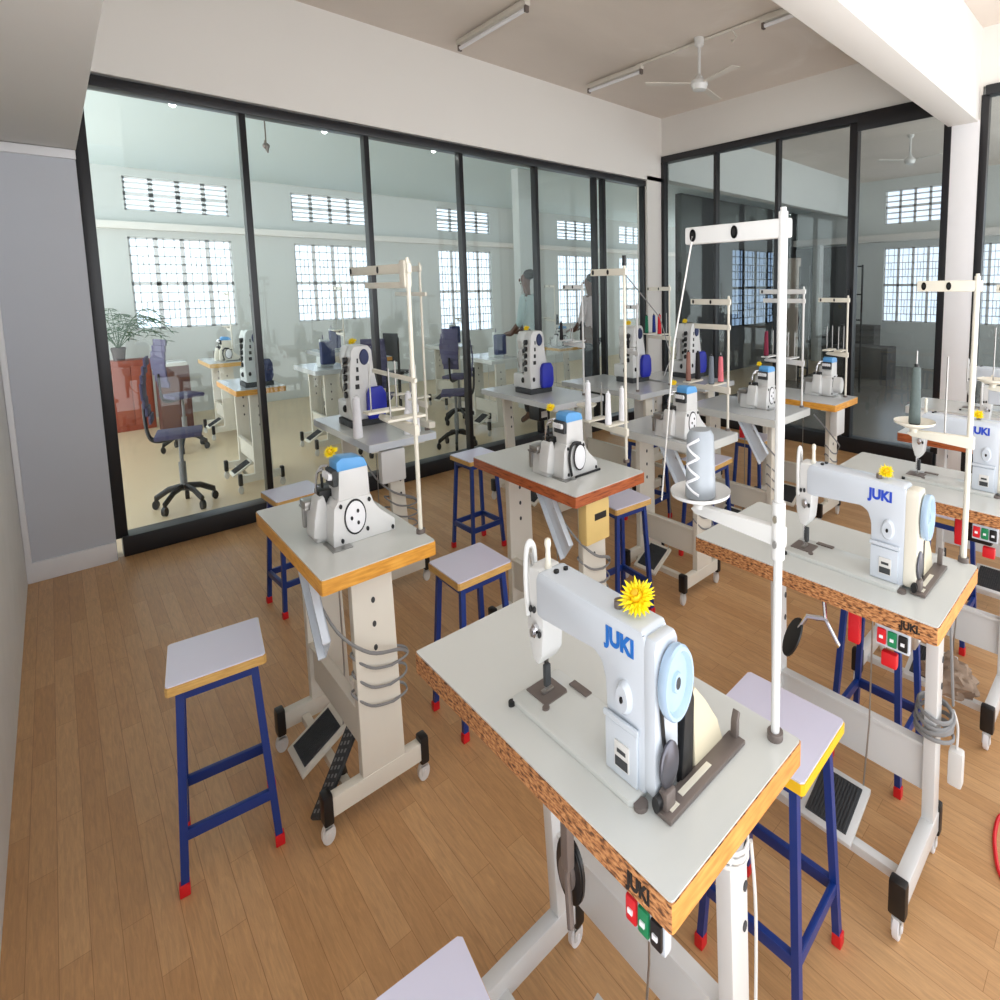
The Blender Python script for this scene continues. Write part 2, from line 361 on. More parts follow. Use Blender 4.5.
# ------------------------------------------------------------------ ceiling fittings
def lamp(x, y0, y1, label, loc_z=ZC):
    t = thing('tube_light', label, 'light', (x, (y0 + y1) / 2, loc_z), 0, 'tube lights on the ceiling')
    L = (y1 - y0) / 2
    MB(1).box(-.022, .022, -L, L, -.035, 0, .004).build('housing', 'lamp', t)
    MB(1).cyl((0, -L + .02, -.055), (0, L - .02, -.055), .013).build('tube', 'thread', t)
    for sgn in (-1, 1): MB(1).box(-.014, .014, sgn * (L - .015) - .01, sgn * (L - .015) + .01, -.075, -.03, .003).build('end_cap', 'brown', t)
    return t
lamp(2.25, 3.05, 3.92, 'tube light over the left glass wall, alone on its batten', 3.33)
lamp(3.54, 3.24, 3.92, 'tube light beside the ceiling fan, on the side of the left glass wall', 3.33)
lamp(3.54, 1.45, 2.12, 'tube light partly hidden by the deep white beam', 3.33)
cd = tag(W1().tube([(3.54, 3.3, 3.335), (3.54, 1.4, 3.335)], .012).build('conduit', 'lamp'), 'thin conduit running along the ceiling between two tube lights', 'conduit')
tag(W1().tube([(2.25, 3.2, 3.335), (2.25, 1.2, 3.335)], .012).build('conduit', 'lamp'), 'thin conduit leading from the lone tube light over the ceiling', 'conduit')
f = thing('ceiling_fan', 'white three-blade ceiling fan hanging below the beige ceiling', 'fan', (3.52, 2.64, 0))
W1().lathe([(.0, ZC), (.04, ZC), (.035, ZC - .05), (.012, ZC - .07), (.012, 3.09), (.03, 3.07), (.032, 3.05), (.0, 3.04)], (0, 0, 0)).build('down_rod', 'white', f)
W1().lathe([(0, 3.06), (.035, 3.055), (.06, 3.04), (.066, 3.01), (.05, 2.975), (.0, 2.965)], (0, 0, 0)).build('motor', 'white', f)
for a in (15, 135, 255):
    b = W1().box(.05, .12, -.012, .012, 3.018, 3.026).prism([(.10, -.02), (.40, -.035), (.41, .035), (.10, .028)], 'Z', 3.015, 3.02)
    bo = b.build('blade', 'lamp', f); bo.rotation_euler = (0, 0, radians(a))
for (x, y, l) in ((3.54, 2.36, 'loose wire curl hanging beside the far tube light of the ceiling'),):
    tag(W1().tube([(x, y, 3.33), (x + .01, y - .03, 3.28), (x - .01, y - .01, 3.24), (x + .02, y + .02, 3.27)], .005).build('loose_wire', 'lamp'), l, 'wire')
def bulb(x, y, z, label):
    t = thing('spot_lamp', label, 'light', (x, y, z), 0, 'small bright spots beyond the left glass')
    W1().lathe([(.0, .05), (.02, .05), (.028, .01), (.028, 0)], (0, 0, 0)).build('housing', 'white', t)
    W1().ball((0, 0, -.004), .018).build('bulb', 'glow', t)
for x, l in ((.60, 'bright spot lamp at the top of the left glass wall, first pane'), (1.44, 'bright spot lamp at the top of the left glass wall, second pane'), (2.26, 'bright spot lamp at the top of the left glass wall, third pane')):
    bulb(x, 4.4, 2.625, l)

# ------------------------------------------------------------------ tables
def make_table(kind, W, L, edge, surf, label, loc, chute=False, extras=(), end_edge=None, rad=.014):
    """Origin: floor under the corner nearest the aisle; x away from the operator side, y along the table (metres before K)."""
    t = thing('sewing_table', label, 'table', loc, 0)
    TOP = .78
    a = MB()
    r = rad
    poly = [(r, 0), (W - r, 0), (W - r * .3, r * .3), (W, r), (W, L - r), (W - r * .3, L - r * .3), (W - r, L), (r, L), (r * .3, L - r * .3), (0, L - r), (0, r), (r * .3, r * .3)]
    th = .042 if kind != 'I' else .035
    a.prism(poly, 'Z', TOP - th, TOP - .003)
    bd = a.build('tabletop_board', [edge, end_edge or edge], t)
    if end_edge:
        for p in bd.data.polygons:
            if p.normal.y < -.5: p.material_index = 1
    MB().prism([(x + (.003 if x < W / 2 else -.003), y + (.003 if y < L / 2 else -.003)) for x, y in poly], 'Z', TOP - .003, TOP).build('laminate_surface', surf, t)
    yn, yf = .10, (L - .22 if kind != 'J' else L - .27)
    if kind == 'J':
        px0, px1, pw = .37, .45, .05
    elif kind == 'O': px0, px1, pw = .16, .37, .05; yn, yf = .15, L - .20
    else: px0, px1, pw = .22, .34, .05
    FR = 'frame' if kind != 'J' else 'white'
    for y in (yn, yf):
        p = MB()
        if kind == 'O': p.prism([(px0, .085), (px1, .085), (px1 - .02, TOP - .05), (px0 + .0, TOP - .05)], 'Y', y - pw / 2, y + pw / 2, .004)
        else: p.prism([(px0, .10), (px1, .10), (px1 - .05, TOP - .05), (px0 - .05, TOP - .05)], 'Y', y - pw / 2, y + pw / 2, .004)
        p.box(.05, min(W - .02, .5), y - .03, y + .03, TOP - .052, TOP - .042)
        po = p.build('leg', FR, t)
        h = MB()
        for z in (.5, .57, .64): h.cyl(((px0 + px1) / 2 - .01, y - pw / 2 - .003, z), ((px0 + px1) / 2 - .01, y - pw / 2 + .004, z), .009, seg=10)
        h.build('bolt_heads', 'dkgrey', po)
        MB().box(.015, .455, y - .028, y + .028, .078, .135, .004).build('foot_bar', FR, t)
        for xx in (0.0, .47):
            e = MB().box(xx - .022, xx + .022, y - .034, y + .034, .062, .150, .010).build('end_cap', 'blackp', t)
            c = MB().cyl((xx, y, .075), (xx, y, .055), .012).box(xx - .016, xx + .016, y - .019, y + .019, .050, .058).box(xx - .016, xx + .016, y - .019, y - .015, .022, .055).box(xx - .016, xx + .016, y + .015, y + .019, .022, .055).build('caster', 'white', t)
            MB().cyl((xx, y - .013, .030), (xx, y + .013, .030), .030, seg=24, bev=.003).cyl((xx, y - .021, .030), (xx, y + .021, .030), .008).build('wheel', 'trim' if kind == 'J' else 'cablew', c)
    cb = MB().box(px0 + .02, px0 + .045, yn + .02, yf - .02, .20, .33, .003)
    cb.box(px0 + .0, px0 + .045, yn + .02, yf - .02, .325, .335, .002).build('crossbar', FR, t)
    MB().box(.10, .14, yn, yf, .075, .10, .003).build('lower_bar', FR, t)
    # treadle
    ty = yn + (.22 if kind == 'J' else .29)
    rot = Matrix.Rotation(radians(-14 if kind == 'J' else -20), 3, 'Y')
    XO = 0 if kind == 'J' else -.09
    td = MB(); c0 = (.17 + XO, ty + .13, .13)
    td.box(.06 + XO, .30 + XO, ty, ty + .25, .123, .137, .004, rot=rot, piv=c0)
    tdo = td.build('treadle', FR, t)
    rb = MB().box(.085 + XO, .275 + XO, ty + .03, ty + .22, .137, .142, 0, rot=rot, piv=c0)
    for i in range(12): rb.box(.09 + XO, .27 + XO, ty + .04 + i * .0145, ty + .046 + i * .0145, .142, .146, 0, rot=rot, piv=c0)
    rb.build('rubber_pad', 'dkgrey', tdo)
    MB().tube([(.28 + XO, ty + .03, .175), (.30 + XO, ty + .02, .35), (.30 + XO, ty + .02, TOP - .10)], .004).build('pull_rod', 'steel', t)
    for e in extras: e(t, W, L, yn, yf)
    if chute:
        q = [(.42, .735), (.26, .735), (.09, .585), (.18, .515)]
        MB().prism(q, 'X', .045, .050).prism([(.42, .735), (.18, .515), (.175, .52), (.41, .735)], 'X', .015, .05).prism([(.26, .735), (.09, .585), (.095, .58), (.27, .735)], 'X', .015, .05).build('chute', 'whiteb', t)
    return t
def x_motor(mt, y0=.45, x0=.12, hbox=.14, wy=.20):
    def f(t, W, L, yn, yf):
        m = MB().box(x0, x0 + .16, y0, y0 + wy, .735 - hbox, .735, .015).build('motor_box', mt, t)
        MB().box(x0 + .03, x0 + .11, y0 - .006, y0 + .004, .735 - hbox * .8, .735 - hbox * .45, .002).build('label_plate', 'cablew', m)
    return f
def x_endmotor(mt, txt=None):
    def f(t, W, L, yn, yf):
        m = MB().box(.10, .30, .02, .10, .575, .735, .012).build('control_box', mt, t)
        if txt: MB().box(.17, .27, .0185, .021, .66, .685, .001).build('print', 'ink', m)
    return f
def x_switch1(t, W, L, yn, yf): x_switch(t, W, L, yn, yf, .03, .115)
def x_switch(t, W, L, yn, yf, a=.10, w_=.125):
    s_ = MB().box(.012, .035, a, a + w_, .685, .735, .004).build('switch_box', 'whiteb', t)
    for f_, m in ((.82, 'red'), (.50, 'green'), (.18, 'blackp')):
        y = a + w_ * f_
        MB().box(.004, .014, y - w_ * .14, y + w_ * .14, .692, .728, .006).build('button', m, s_)
        MB().box(.001, .005, y - .007, y + .007, .706, .713).build('button_mark', 'thread', s_)
def x_knee(y, pad=True):
    def f(t, W, L, yn, yf):
        k_ = MB().cyl((.09, y, .575), (.105, y, .575), .058, seg=28, bev=.004).build('knee_pad', 'blackp', t)
        MB().tube([(.07, y - .02, .735), (.075, y - .02, .62), (.078, y - .01, .575), (.07, y - .03, .50)], .010).cyl((.078, y, .575), (.09, y, .575), .03).box(.06, .085, y - .035, y - .005, .60, .735, .004).build('knee_lever', 'brown', k_)
    return f
def x_knee_chrome(y):
    def f(t, W, L, yn, yf):
        k_ = MB().lathe([(0, 0), (.05, .004), (.052, .012), (.0, .02)], (.0, 0, 0), 'X', 20).build('knee_pad', 'blackp', t)
        k_.location = (.03 * K, y * K, .60); k_.rotation_euler = (0, radians(25), radians(-35)); k_.scale = (1, 1, 1.0)
        MB().tube([(.04, y - .01, .60), (.06, y - .06, .66), (.07, y - .14, .67), (.08, y - .2, .61)], .008).tube([(.07, y - .14, .67), (.09, y - .12, .735)], .009).build('knee_lever', 'chrome', t)
    return f
def x_red(y):
    def f(t, W, L, yn, yf):
        MB().box(.09, .12, y - .10, y - .05, .63, .72, .008).build('belt_guard', 'red', t)
        MB().box(.06, .09, y - .26, y - .20, .62, .655, .006).build('red_cover', 'red', t)
    return f
def x_cables(seed, end=True):
    def f(t, W, L, yn, yf):
        rnd = random.Random(seed)
        for i in range(3):
            z = .45 - i * .055
            pts = [(.36 + .0, -.0, z), (.32, yn - .038, z - .02), (.22, yn - .036, z + .0), (.14, yn + .0, z + .05), (.22, yn + .05, z + .03), (.39, yn + .03, z), (.405, yn - .01, z - .02)]
            pts = [(px + rnd.uniform(-.01, .01), py, pz) for px, py, pz in pts[1:]]
            MB().tube(smooth(pts + [pts[0]]), .0045).build('cable', 'cable', t)
        MB().tube(smooth([(.03, .25, .70), (.08, .1, .60), (.20, .05, .52), (.36, yn - .05, .47), (.42, yn, .43)]), .0055).build('cable', 'cable', t)
    return f
def smooth(pts, n=5):
    pts = [Vector(p) for p in pts]; out = []
    for i in range(len(pts) - 1):
        p0, p1, p2, p3 = pts[max(i - 1, 0)], pts[i], pts[i + 1], pts[min(i + 2, len(pts) - 1)]
        for j in range(n):
            u = j / n
            out.append(.5 * ((2 * p1) + (-p0 + p2) * u + (2 * p0 - 5 * p1 + 4 * p2 - p3) * u * u + (-p0 + 3 * p1 - 3 * p2 + p3) * u ** 3))
    out.append(pts[-1]); return out
def x_coil(t, W, L, yn, yf):
    c = MB()
    for i in range(6):
        z = .43 - i * .012; r = .085 + .006 * (i % 3)
        c.tube([(.41 + r * .9 * cos(a * pi / 8), yn + r * .8 * sin(a * pi / 8), z + .012 * sin(a * pi / 8 + i)) for a in range(16)], .006, closed=True)
    c.tube(smooth([(.33, yn - .06, .73), (.35, yn - .07, .6), (.46, yn - .06, .44)]), .006)
    co = c.build('coiled_cable', 'cable', t)
    MB().tube(smooth([(.47, yn - .06, .42), (.52, yn - .07, .36), (.52, yn - .07, .30)]), .006).box(.495, .545, yn - .10, yn - .04, .20, .30, .012).build('hanging_plug', 'cablew', co)
def x_pedal2(t, W, L, yn, yf):
    c0 = (.10, yn + .16, .125)
    rot = Matrix.Rotation(radians(28), 3, 'Z') @ Matrix.Rotation(radians(-32), 3, 'Y') @ Matrix.Rotation(radians(-18), 3, 'X')
    x, y, z = c0
    po = MB().box(x - .16, x + .16, y - .05, y + .05, z - .008, z + .008, .006, rot=rot, piv=c0).build('long_pedal', 'dkgrey', t)
    d = MB()
    for i in range(11):
        for j in range(3): d.box(x - .145 + i * .027, x - .133 + i * .027, y - .035 + j * .028, y - .023 + j * .028, z + .0075, z + .0095, 0, rot=rot, piv=c0)
    d.build('grip_studs', 'cable', po)
    MB().cyl((.13, yn + .16, .09), (.12, yn + .16, .13), .018).build('pedal_mount', 'blackp', t)
def x_wrap(t, W, L, yn, yf):
    c = MB()
    for i in range(3): c.tube([(.37 + .055 * cos(a * pi / 6), yn + .04 * sin(a * pi / 6), .655 - i * .012 + .006 * cos(a)) for a in range(12)], .004, closed=True)
    c.tube(smooth([(.33, yn - .03, .65), (.26, yn - .02, .675), (.20, yn + .02, .70), (.12, yn + .05, .71)]), .004)
    c.tube(smooth([(.42, yn - .03, .64), (.45, yn - .03, .5), (.44, yn - .04, .3), (.46, yn - .03, .12)]), .005)
    c.build('cable', 'cablew', t)
TABLES = {}
w = lambda x, y: (x, y, 0)
TABLES['J1'] = make_table('J', .567, 1.166, 'chip', 'lam', 'largest sewing table in front, white top with worn chipboard edge, round black knee pad below', w(.444, .371),
    extras=(x_switch1, x_knee(.45), x_wrap), end_edge='edgeor', rad=.008)
TABLES['J2'] = make_table('J', .615, 1.12, 'chip', 'lam', 'white-topped sewing table with chipboard edge and grey cable coiled on its leg', w(1.225, .295),
    extras=(x_switch, x_coil, x_red(.42), x_knee_chrome(.60), x_motor('steel', .12, .16, .09, .16)), end_edge='edgeor')
TABLES['J3'] = make_table('J', .68, 1.10, 'chip', 'lam', 'chipboard-edged sewing table with a taupe cloth lying on its lower bar', w(1.965, .265),
    extras=(x_switch, x_red(.38), x_motor('blackp', .15, .16, .10, .2)), end_edge='edgeor')
TABLES['J4'] = make_table('J', .62, 1.15, 'orange', 'lam', 'far sewing table with rounded orange-brown corner behind the grey thread cone', w(2.78, .235), extras=(x_motor('blackp', .5, .16, .12, .2),))
TABLES['J5'] = make_table('J', .60, 1.15, 'white', 'lam', 'plain white sewing table nearest the white column', w(3.42, .40), extras=(x_motor('blackp', .5, .16, .10, .2),))
TABLES['O1'] = make_table('O', .53, 1.12, 'yellow', 'lam', 'small sewing table with golden wood edge, closest to the left wall', w(.406, 1.465),
    chute=True, extras=(x_cables(5), x_pedal2))
TABLES['O2'] = make_table('O', .62, 1.18, 'orange', 'lam', 'sewing table with red-brown wooden edge and yellowish control box on its leg', w(1.187, 1.415),
    chute=True, extras=(x_endmotor('box', True), x_cables(9)))
TABLES['O3'] = make_table('O', .58, 1.0, 'lam', 'lamg', 'white-edged sewing table with pale grey top, behind the silver wrapped cone', w(1.94, 1.46), chute=True, extras=(x_cables(2),))
TABLES['O4'] = make_table('O', .72, 1.08, 'lam', 'lamg', 'white-edged sewing table between the silver cone table and the golden-edged far table', w(2.60, 1.445), chute=True, extras=(x_red(.5), x_cables(8)))
TABLES['O5'] = make_table('O', .60, 1.12, 'yellow', 'lamg', 'far sewing table with thick golden edge standing before the dark glass wall', w(3.165, 1.365), extras=(x_endmotor('white'), x_cables(4)))
TABLES['I0'] = make_table('I', .58, 1.38, 'whiteb', 'lam', 'bluish-white table with white thread cones, in front of the left glass wall', w(.955, 2.60), extras=(x_endmotor('white'), x_cables(6)))
TABLES['I1'] = make_table('I', .72, 1.48, 'lamg', 'lamg', 'pale grey table under the second tall blue-and-white machine, before the left glass wall', w(2.06, 2.63), extras=(x_motor('blackp', .5, .16, .12, .2), ))
TABLES['I2'] = make_table('I', .78, 1.45, 'lamg', 'lamg', 'pale grey table near the corner column under the third tall blue-and-white machine', w(2.64, 2.46), extras=(x_motor('white', .1, .2, .2, .2),))
TABLES['I3'] = make_table('I', .66, 1.30, 'lamg', 'lamg', 'grey table farthest along the glass corner, behind the coloured thread cones', w(3.14, 2.30), extras=(x_motor('white', .1, .2, .2, .2),))
text('JUKI', .028, 'ink', TABLES['J1'], (-.001, .095, .757), name='stamp', ws=1.3)
text('.JUKI.', .024, 'ink', TABLES['J2'], (-.001, .10, .757), name='stamp', ws=1.4)

# ------------------------------------------------------------------ lockstitch machine (origin: tabletop, near right corner of the bed)
def make_lock(label, loc, cream=False, plate='cablew'):
    t = thing('sewing_machine', label, 'sewing machine', loc)
    B, HD = ('whiteb', 'whiteb')
    MB().prism([(0, .01), (.01, 0), (.17, 0), (.18, .01), (.18, .50), (.17, .51), (.01, .51), (0, .50)], 'Z', 0, .010, .002).build('bed', 'lam', t)
    MB().prism([(.05, .40), (.13, .40), (.135, .41), (.135, .50), (.05, .50)], 'Z', .010, .0125).build('throat_plate', 'brown', t)
    MB().box(.155, .178, .34, .42, .010, .013).build('slide_plate', 'brown', t)
    MB().cyl((.045, .395, .01), (.045, .395, .013), .011).build('bed_screw', 'brown', t)
    # arm and column as one casting
    arm = [(-.01, .008), (.125, .008), (.125, .105), (.128, .145), (.142, .168), (.17, .178), (.39, .170), (.42, .172), (.42, .236), (.408, .250), (.39, .253), (.0, .250), (-.012, .240)]
    MB().prism(arm, 'X', .038, .125, .009).build('arm', 'whiteb', t)
    MB().prism([(.395, .245), (.395, .16), (.405, .10), (.425, .080), (.450, .085), (.470, .12), (.476, .17), (.476, .238), (.462, .252), (.41, .252)], 'X', .042, .120, .008).build('needle_head', 'white', t)
    MB().box(.030, .038, .010, .122, .012, .092, .005).box(.026, .034, .004, .126, .094, .104, .003).build('side_cover', 'whiteb', t)
    MB().box(.026, .0305, .035, .085, .028, .068, .001).build('rating_plate', plate, t)
    pr = MB()
    pr.box(.0252, .0265, .038, .082, .030, .045).box(.0252, .0265, .045, .075, .052, .058)
    pr.build('plate_print', 'dkgrey', t)
    dl = MB().lathe([(0, -.014), (.020, -.014), (.024, -.008), (.026, 0), (0, .001)], (.038, .055, .138), 'X', 28)
    d = dl.build('stitch_dial', 'whiteb', t)
    MB().cyl((.021, .055, .138), (.025, .055, .138), .005).build('dial_screw', 'blackp', d)
    # right side cover and handwheel
    MB().prism([(.045, .01), (.115, .01), (.125, .05), (.125, .23), (.115, .245), (.045, .245), (.037, .23), (.037, .02)], 'Y', (-.060 if cream else -.045), -.008, .008).build('end_cover', 'cream' if cream else 'whiteb', t)
    MB().lathe([(.042, .0), (.045, -.006), (.045, -.012), (.040, -.014)], (.090, -.042, .180), 'Y', 32).build('pulley', 'dkgrey', t)
    hw = MB().lathe([(.038, -.012), (.052, -.014), (.055, -.022), (.055, -.036), (.052, -.042), (.047, -.042), (.044, -.034), (.042, -.028), (.016, -.028), (.014, -.036), (.009, -.036), (.009, -.028), (0, -.028)], (.090, -.038 - (.014 if cream else 0), .180), 'Y', 40).build('handwheel', 'wheelblue', t)
    MB().cyl((.09, -.066, .180), (.09, -.074, .180), .009, seg=16).build('hub_screw', 'dkgrey', hw)
    # belt, guard, bobbin winder, slotted bracket on the table
    MB().tube([(.048, -.052, .17), (.062, -.050, .10), (.10, -.045, .0)], .005).build('belt', 'blackp', t)
    MB().prism([(.19, .001), (.32, .001), (.29, .05), (.235, .10), (.19, .135), (.18, .13)], 'Y', -.048, -.012, .004).build('belt_cover', 'beige', t)
    MB().prism([(.13, .001), (.178, .001), (.186, .12), (.170, .15), (.150, .13)], 'Y', -.050, -.012, .006).build('belt_shield', 'blackp', t)
    MB().box(.03, .35, -.098, -.045, .001, .009, .002).build('slotted_bracket', 'brown', t)
    MB().box(.10, .22, -.078, -.062, .0085, .0102).build('bracket_slot', 'cream', t)
    MB().box(.05, .078, -.086, -.064, .0085, .0102).build('bracket_hole', 'cream', t)
    wb = MB().lathe([(.031, -.003), (.034, 0), (.034, .005), (.028, .006), (.024, .001), (.010, .001), (.008, .008), (0, .008)], (.066, -.066, .066), 'Y', 24).build('bobbin_winder_wheel', 'dksteel', t)
    MB().box(.04, .075, -.078, -.05, .004, .035, .006).build('bobbin_winder', 'brown', t)
    MB().box(.06, .10, -.060, -.045, .02, .07, .004).build('winder_arm', 'dkgrey', t)
    MB().cyl((.025, -.055, .018), (.045, -.055, .018), .012).build('winder_knob', 'blackp', t)
    MB().prism([(.335, .008), (.352, .008), (.352, .036), (.358, .046), (.348, .052), (.338, .036)], 'Y', -.078, -.058, .003).build('thread_post', 'brown', t)
    # head hardware
    MB().cyl((.085, .450, .095), (.085, .450, .030), .006).cyl((.085, .450, .04), (.085, .450, .012), .002).build('needle_bar', 'chrome', t)
    MB().box(.070, .110, .438, .455, .0125, .017, .002).cyl((.092, .444, .09), (.092, .444, .015), .004).build('presser_foot', 'steel', t)
    MB().cyl((.030, .425, .145), (.044, .425, .145), .012).cyl((.022, .425, .145), (.032, .425, .145), .008, .006).build('tension_disc', 'chrome', t)
    for a in ((.038, .447, .178), (.036, .405, .142), (.038, .430, .180)): MB().ball(a, .006).build('thread_guide', 'blackp', t)
    MB().box(.07, .090, .425, .440, .030, .070, .003).build('presser_clamp', 'dkgrey', t)
    MB().tube(smooth([(.038, .460, .165), (.034, .462, .22), (.038, .462, .272), (.050, .463, .288), (.066, .463, .278), (.070, .463, .24)]), .0075).build('take_up_guard', 'white', t)
    MB().tube(smooth([(.044, .455, .16), (.042, .457, .24), (.048, .45, .27), (.055, .45, .18)]), .003).build('take_up_lever', 'steel', t)
    MB().lathe([(.011, .25), (.008, .265), (.007, .285), (.010, .293), (.008, .301), (0, .304)], (.075, .405, 0)).build('oil_post', 'cream', t)
    for a, r_s in ((.07, .008), (.10, .007)): MB().cyl((a, .375 - a * .2, .25), (a, .375 - a * .2, .257), r_s).build('top_screw', 'blackp', t)
    MB().cyl((.075, .11, .25), (.075, .11, .262), .013).build('oil_sight', 'brown', t)
    MB().cyl((.02, -.012, .0), (.02, -.012, .007), .018).build('hinge_cushion', 'brown', t)
    MB().cyl((-.004, .500, 0), (-.004, .500, .008), .010).build('hinge_cushion', 'blackp', t)
    return t
K_TOP = .78
lockA = make_lock('white sewing machine in front with large light-blue handwheel and cream belt cover', (.497, .487, K_TOP))
text('JUKI', .036, 'logo', lockA, (.0365, .072, .216), ws=1.5)
lockB = make_lock('white sewing machine with cream end cover beside the coiled-cable table leg', (1.305, .405, K_TOP), True)
text('JUKI', .034, 'logo2', lockB, (.0365, .090, .216), ws=1.5)
lockC = dup(lockB, loc=(2.12, .365, K_TOP), label='white sewing machine at the right edge, its lettering cut by the cream pole')
lockD = dup(lockB, loc=(2.86, .30, K_TOP), label='white machine on the orange-cornered far table, behind the upright pole', skip=('logo',))
lockE = dup(lockB, loc=(3.50, .50, K_TOP), label='farthest white machine at the right edge, by the white column', skip=('logo',))

# ------------------------------------------------------------------ overlock machine
def make_over(label, loc):
    t = thing('overlock_machine', label, 'overlock machine', loc)
    # x: 0 front .. .33 back, y: 0 right end .. .30 left
    MB().prism([(.06, 0), (.36, 0), (.36, .035), (.29, .075), (.26, .10), (.245, .13), (.09, .13), (.07, .11), (.06, .04)], 'Y', .0, .12, .006).build('body', 'white', t)
    MB().prism([(.095, .12), (.245, .12), (.24, .215), (.105, .215)], 'Y', .008, .105, .006).build('upper_housing', 'white', t)
    MB().prism([(.095, .213), (.24, .213), (.225, .238), (.20, .245), (.12, .25), (.095, .24)], 'Y', .004, .112, .005).build('blue_cap', 'sky', t)
    kb = MB().box(.075, .10, .006, .110, .172, .218, .004).build('tension_panel', 'dkgrey', t)
    for i in range(4): MB().cyl((.058, .022 + i * .024, .203), (.078, .022 + i * .024, .200), .010, seg=14).build('tension_knob', 'trim', kb)
    MB().lathe([(.046, 0), (.046, -.006), (.038, -.010), (0, -.011)], (.165, .0, .075), 'Y', 32).build('round_cover', 'trim', t)
    rg = MB().lathe([(.052, .001), (.052, -.003), (.046, -.003), (.046, .001)], (.165, .0, .075), 'Y', 32)
    rg.build('round_cover_rim', 'blackp', t)
    sc = MB()
    for a in (60, 180, 300): MB().cyl((.165 + .02 * cos(radians(a)), -.010, .075 + .02 * sin(radians(a))), (.165 + .02 * cos(radians(a)), -.014, .075 + .02 * sin(radians(a))), .006, seg=10).build('screw', 'blackp', t)
    for x, z in ((.10, .115), (.235, .115), (.10, .015), (.22, .03), (.345, .012)): MB().cyl((x, .001, z), (x, -.006, z), .007, seg=10).build('screw', 'blackp', t)
    MB().prism([(.0, .02), (.055, .005), (.075, .02), (.075, .10), (.06, .14), (.03, .13), (.01, .07)], 'Y', .10, .20, .012).build('looper_cover', 'white', t)
    MB().prism([(.02, .0), (.17, .0), (.17, .085), (.03, .085)], 'Y', .12, .29, .008).build('cylinder_bed', 'white', t)
    MB().box(.0, .12, .21, .31, .085, .094, .003).box(.01, .08, .285, .31, .02, .09, .003).build('cloth_plate', 'steel', t)
    MB().box(.07, .10, .19, .215, .09, .145, .004).box(.045, .12, .17, .20, .095, .104, .003).cyl((.075, .17, .09), (.075, .17, .19), .006).build('needle_bar', 'blackp', t)
    MB().tube(smooth([(.07, .125, .21), (.05, .15, .20), (.045, .165, .15), (.06, .18, .11)]), .005).tube(smooth([(.09, .11, .22), (.06, .14, .215), (.05, .175, .17)]), .004).build('thread_arm', 'chrome', t)
    MB().box(.10, .16, .10, .16, .10, .19, .010).build('head_side', 'white', t)
    MB().box(.045, .12, .118, .20, .095, .150, .006).build('looper_recess', 'blackp', t)
    MB().box(.0, .09, .20, .29, .094, .112, .004).build('presser_block', 'steel', t)
    MB().box(.095, .15, .20, .27, .06, .11, .006).build('side_recess', 'blackp', t)
    MB().box(.04, .13, -.05, .10, .0005, .003).build('slide_plate', 'steel', t)
    return t
overA = make_over('overlock machine with bright blue cap on the golden-edged table near the left wall', (.455, 1.625, K_TOP))
overB = make_over('overlock machine with black gear ring, on the red-brown edged table', (1.232, 1.575, K_TOP))
for c_ in kids(overB):
    if c_.name.startswith('round_cover'): c_.location = (.012, -.01, 0)
MB().tube(smooth([(.12, -.012, .01), (.10, -.014, .08), (.13, -.014, .13), (.20, -.014, .125)]), .008).box(.14, .36, -.03, -.02, .001, .008).build('belt_guard', 'blackp', overB)
overC = dup(overA, loc=(1.95, 1.57, K_TOP), label='overlock machine with blue cap on the grey table behind the silver wrapped cone')
overD = dup(overA, loc=(2.755, 1.61, K_TOP), label='overlock machine with blue cap right behind the tall front pole')
overE = dup(overA, loc=(3.36, 1.50, K_TOP), label='overlock machine with white drum, on the far golden-edged table')
MB().cyl((.16, -.09, .07), (.16, .0, .07), .052, bev=.006).build('motor_drum', 'white', overE)

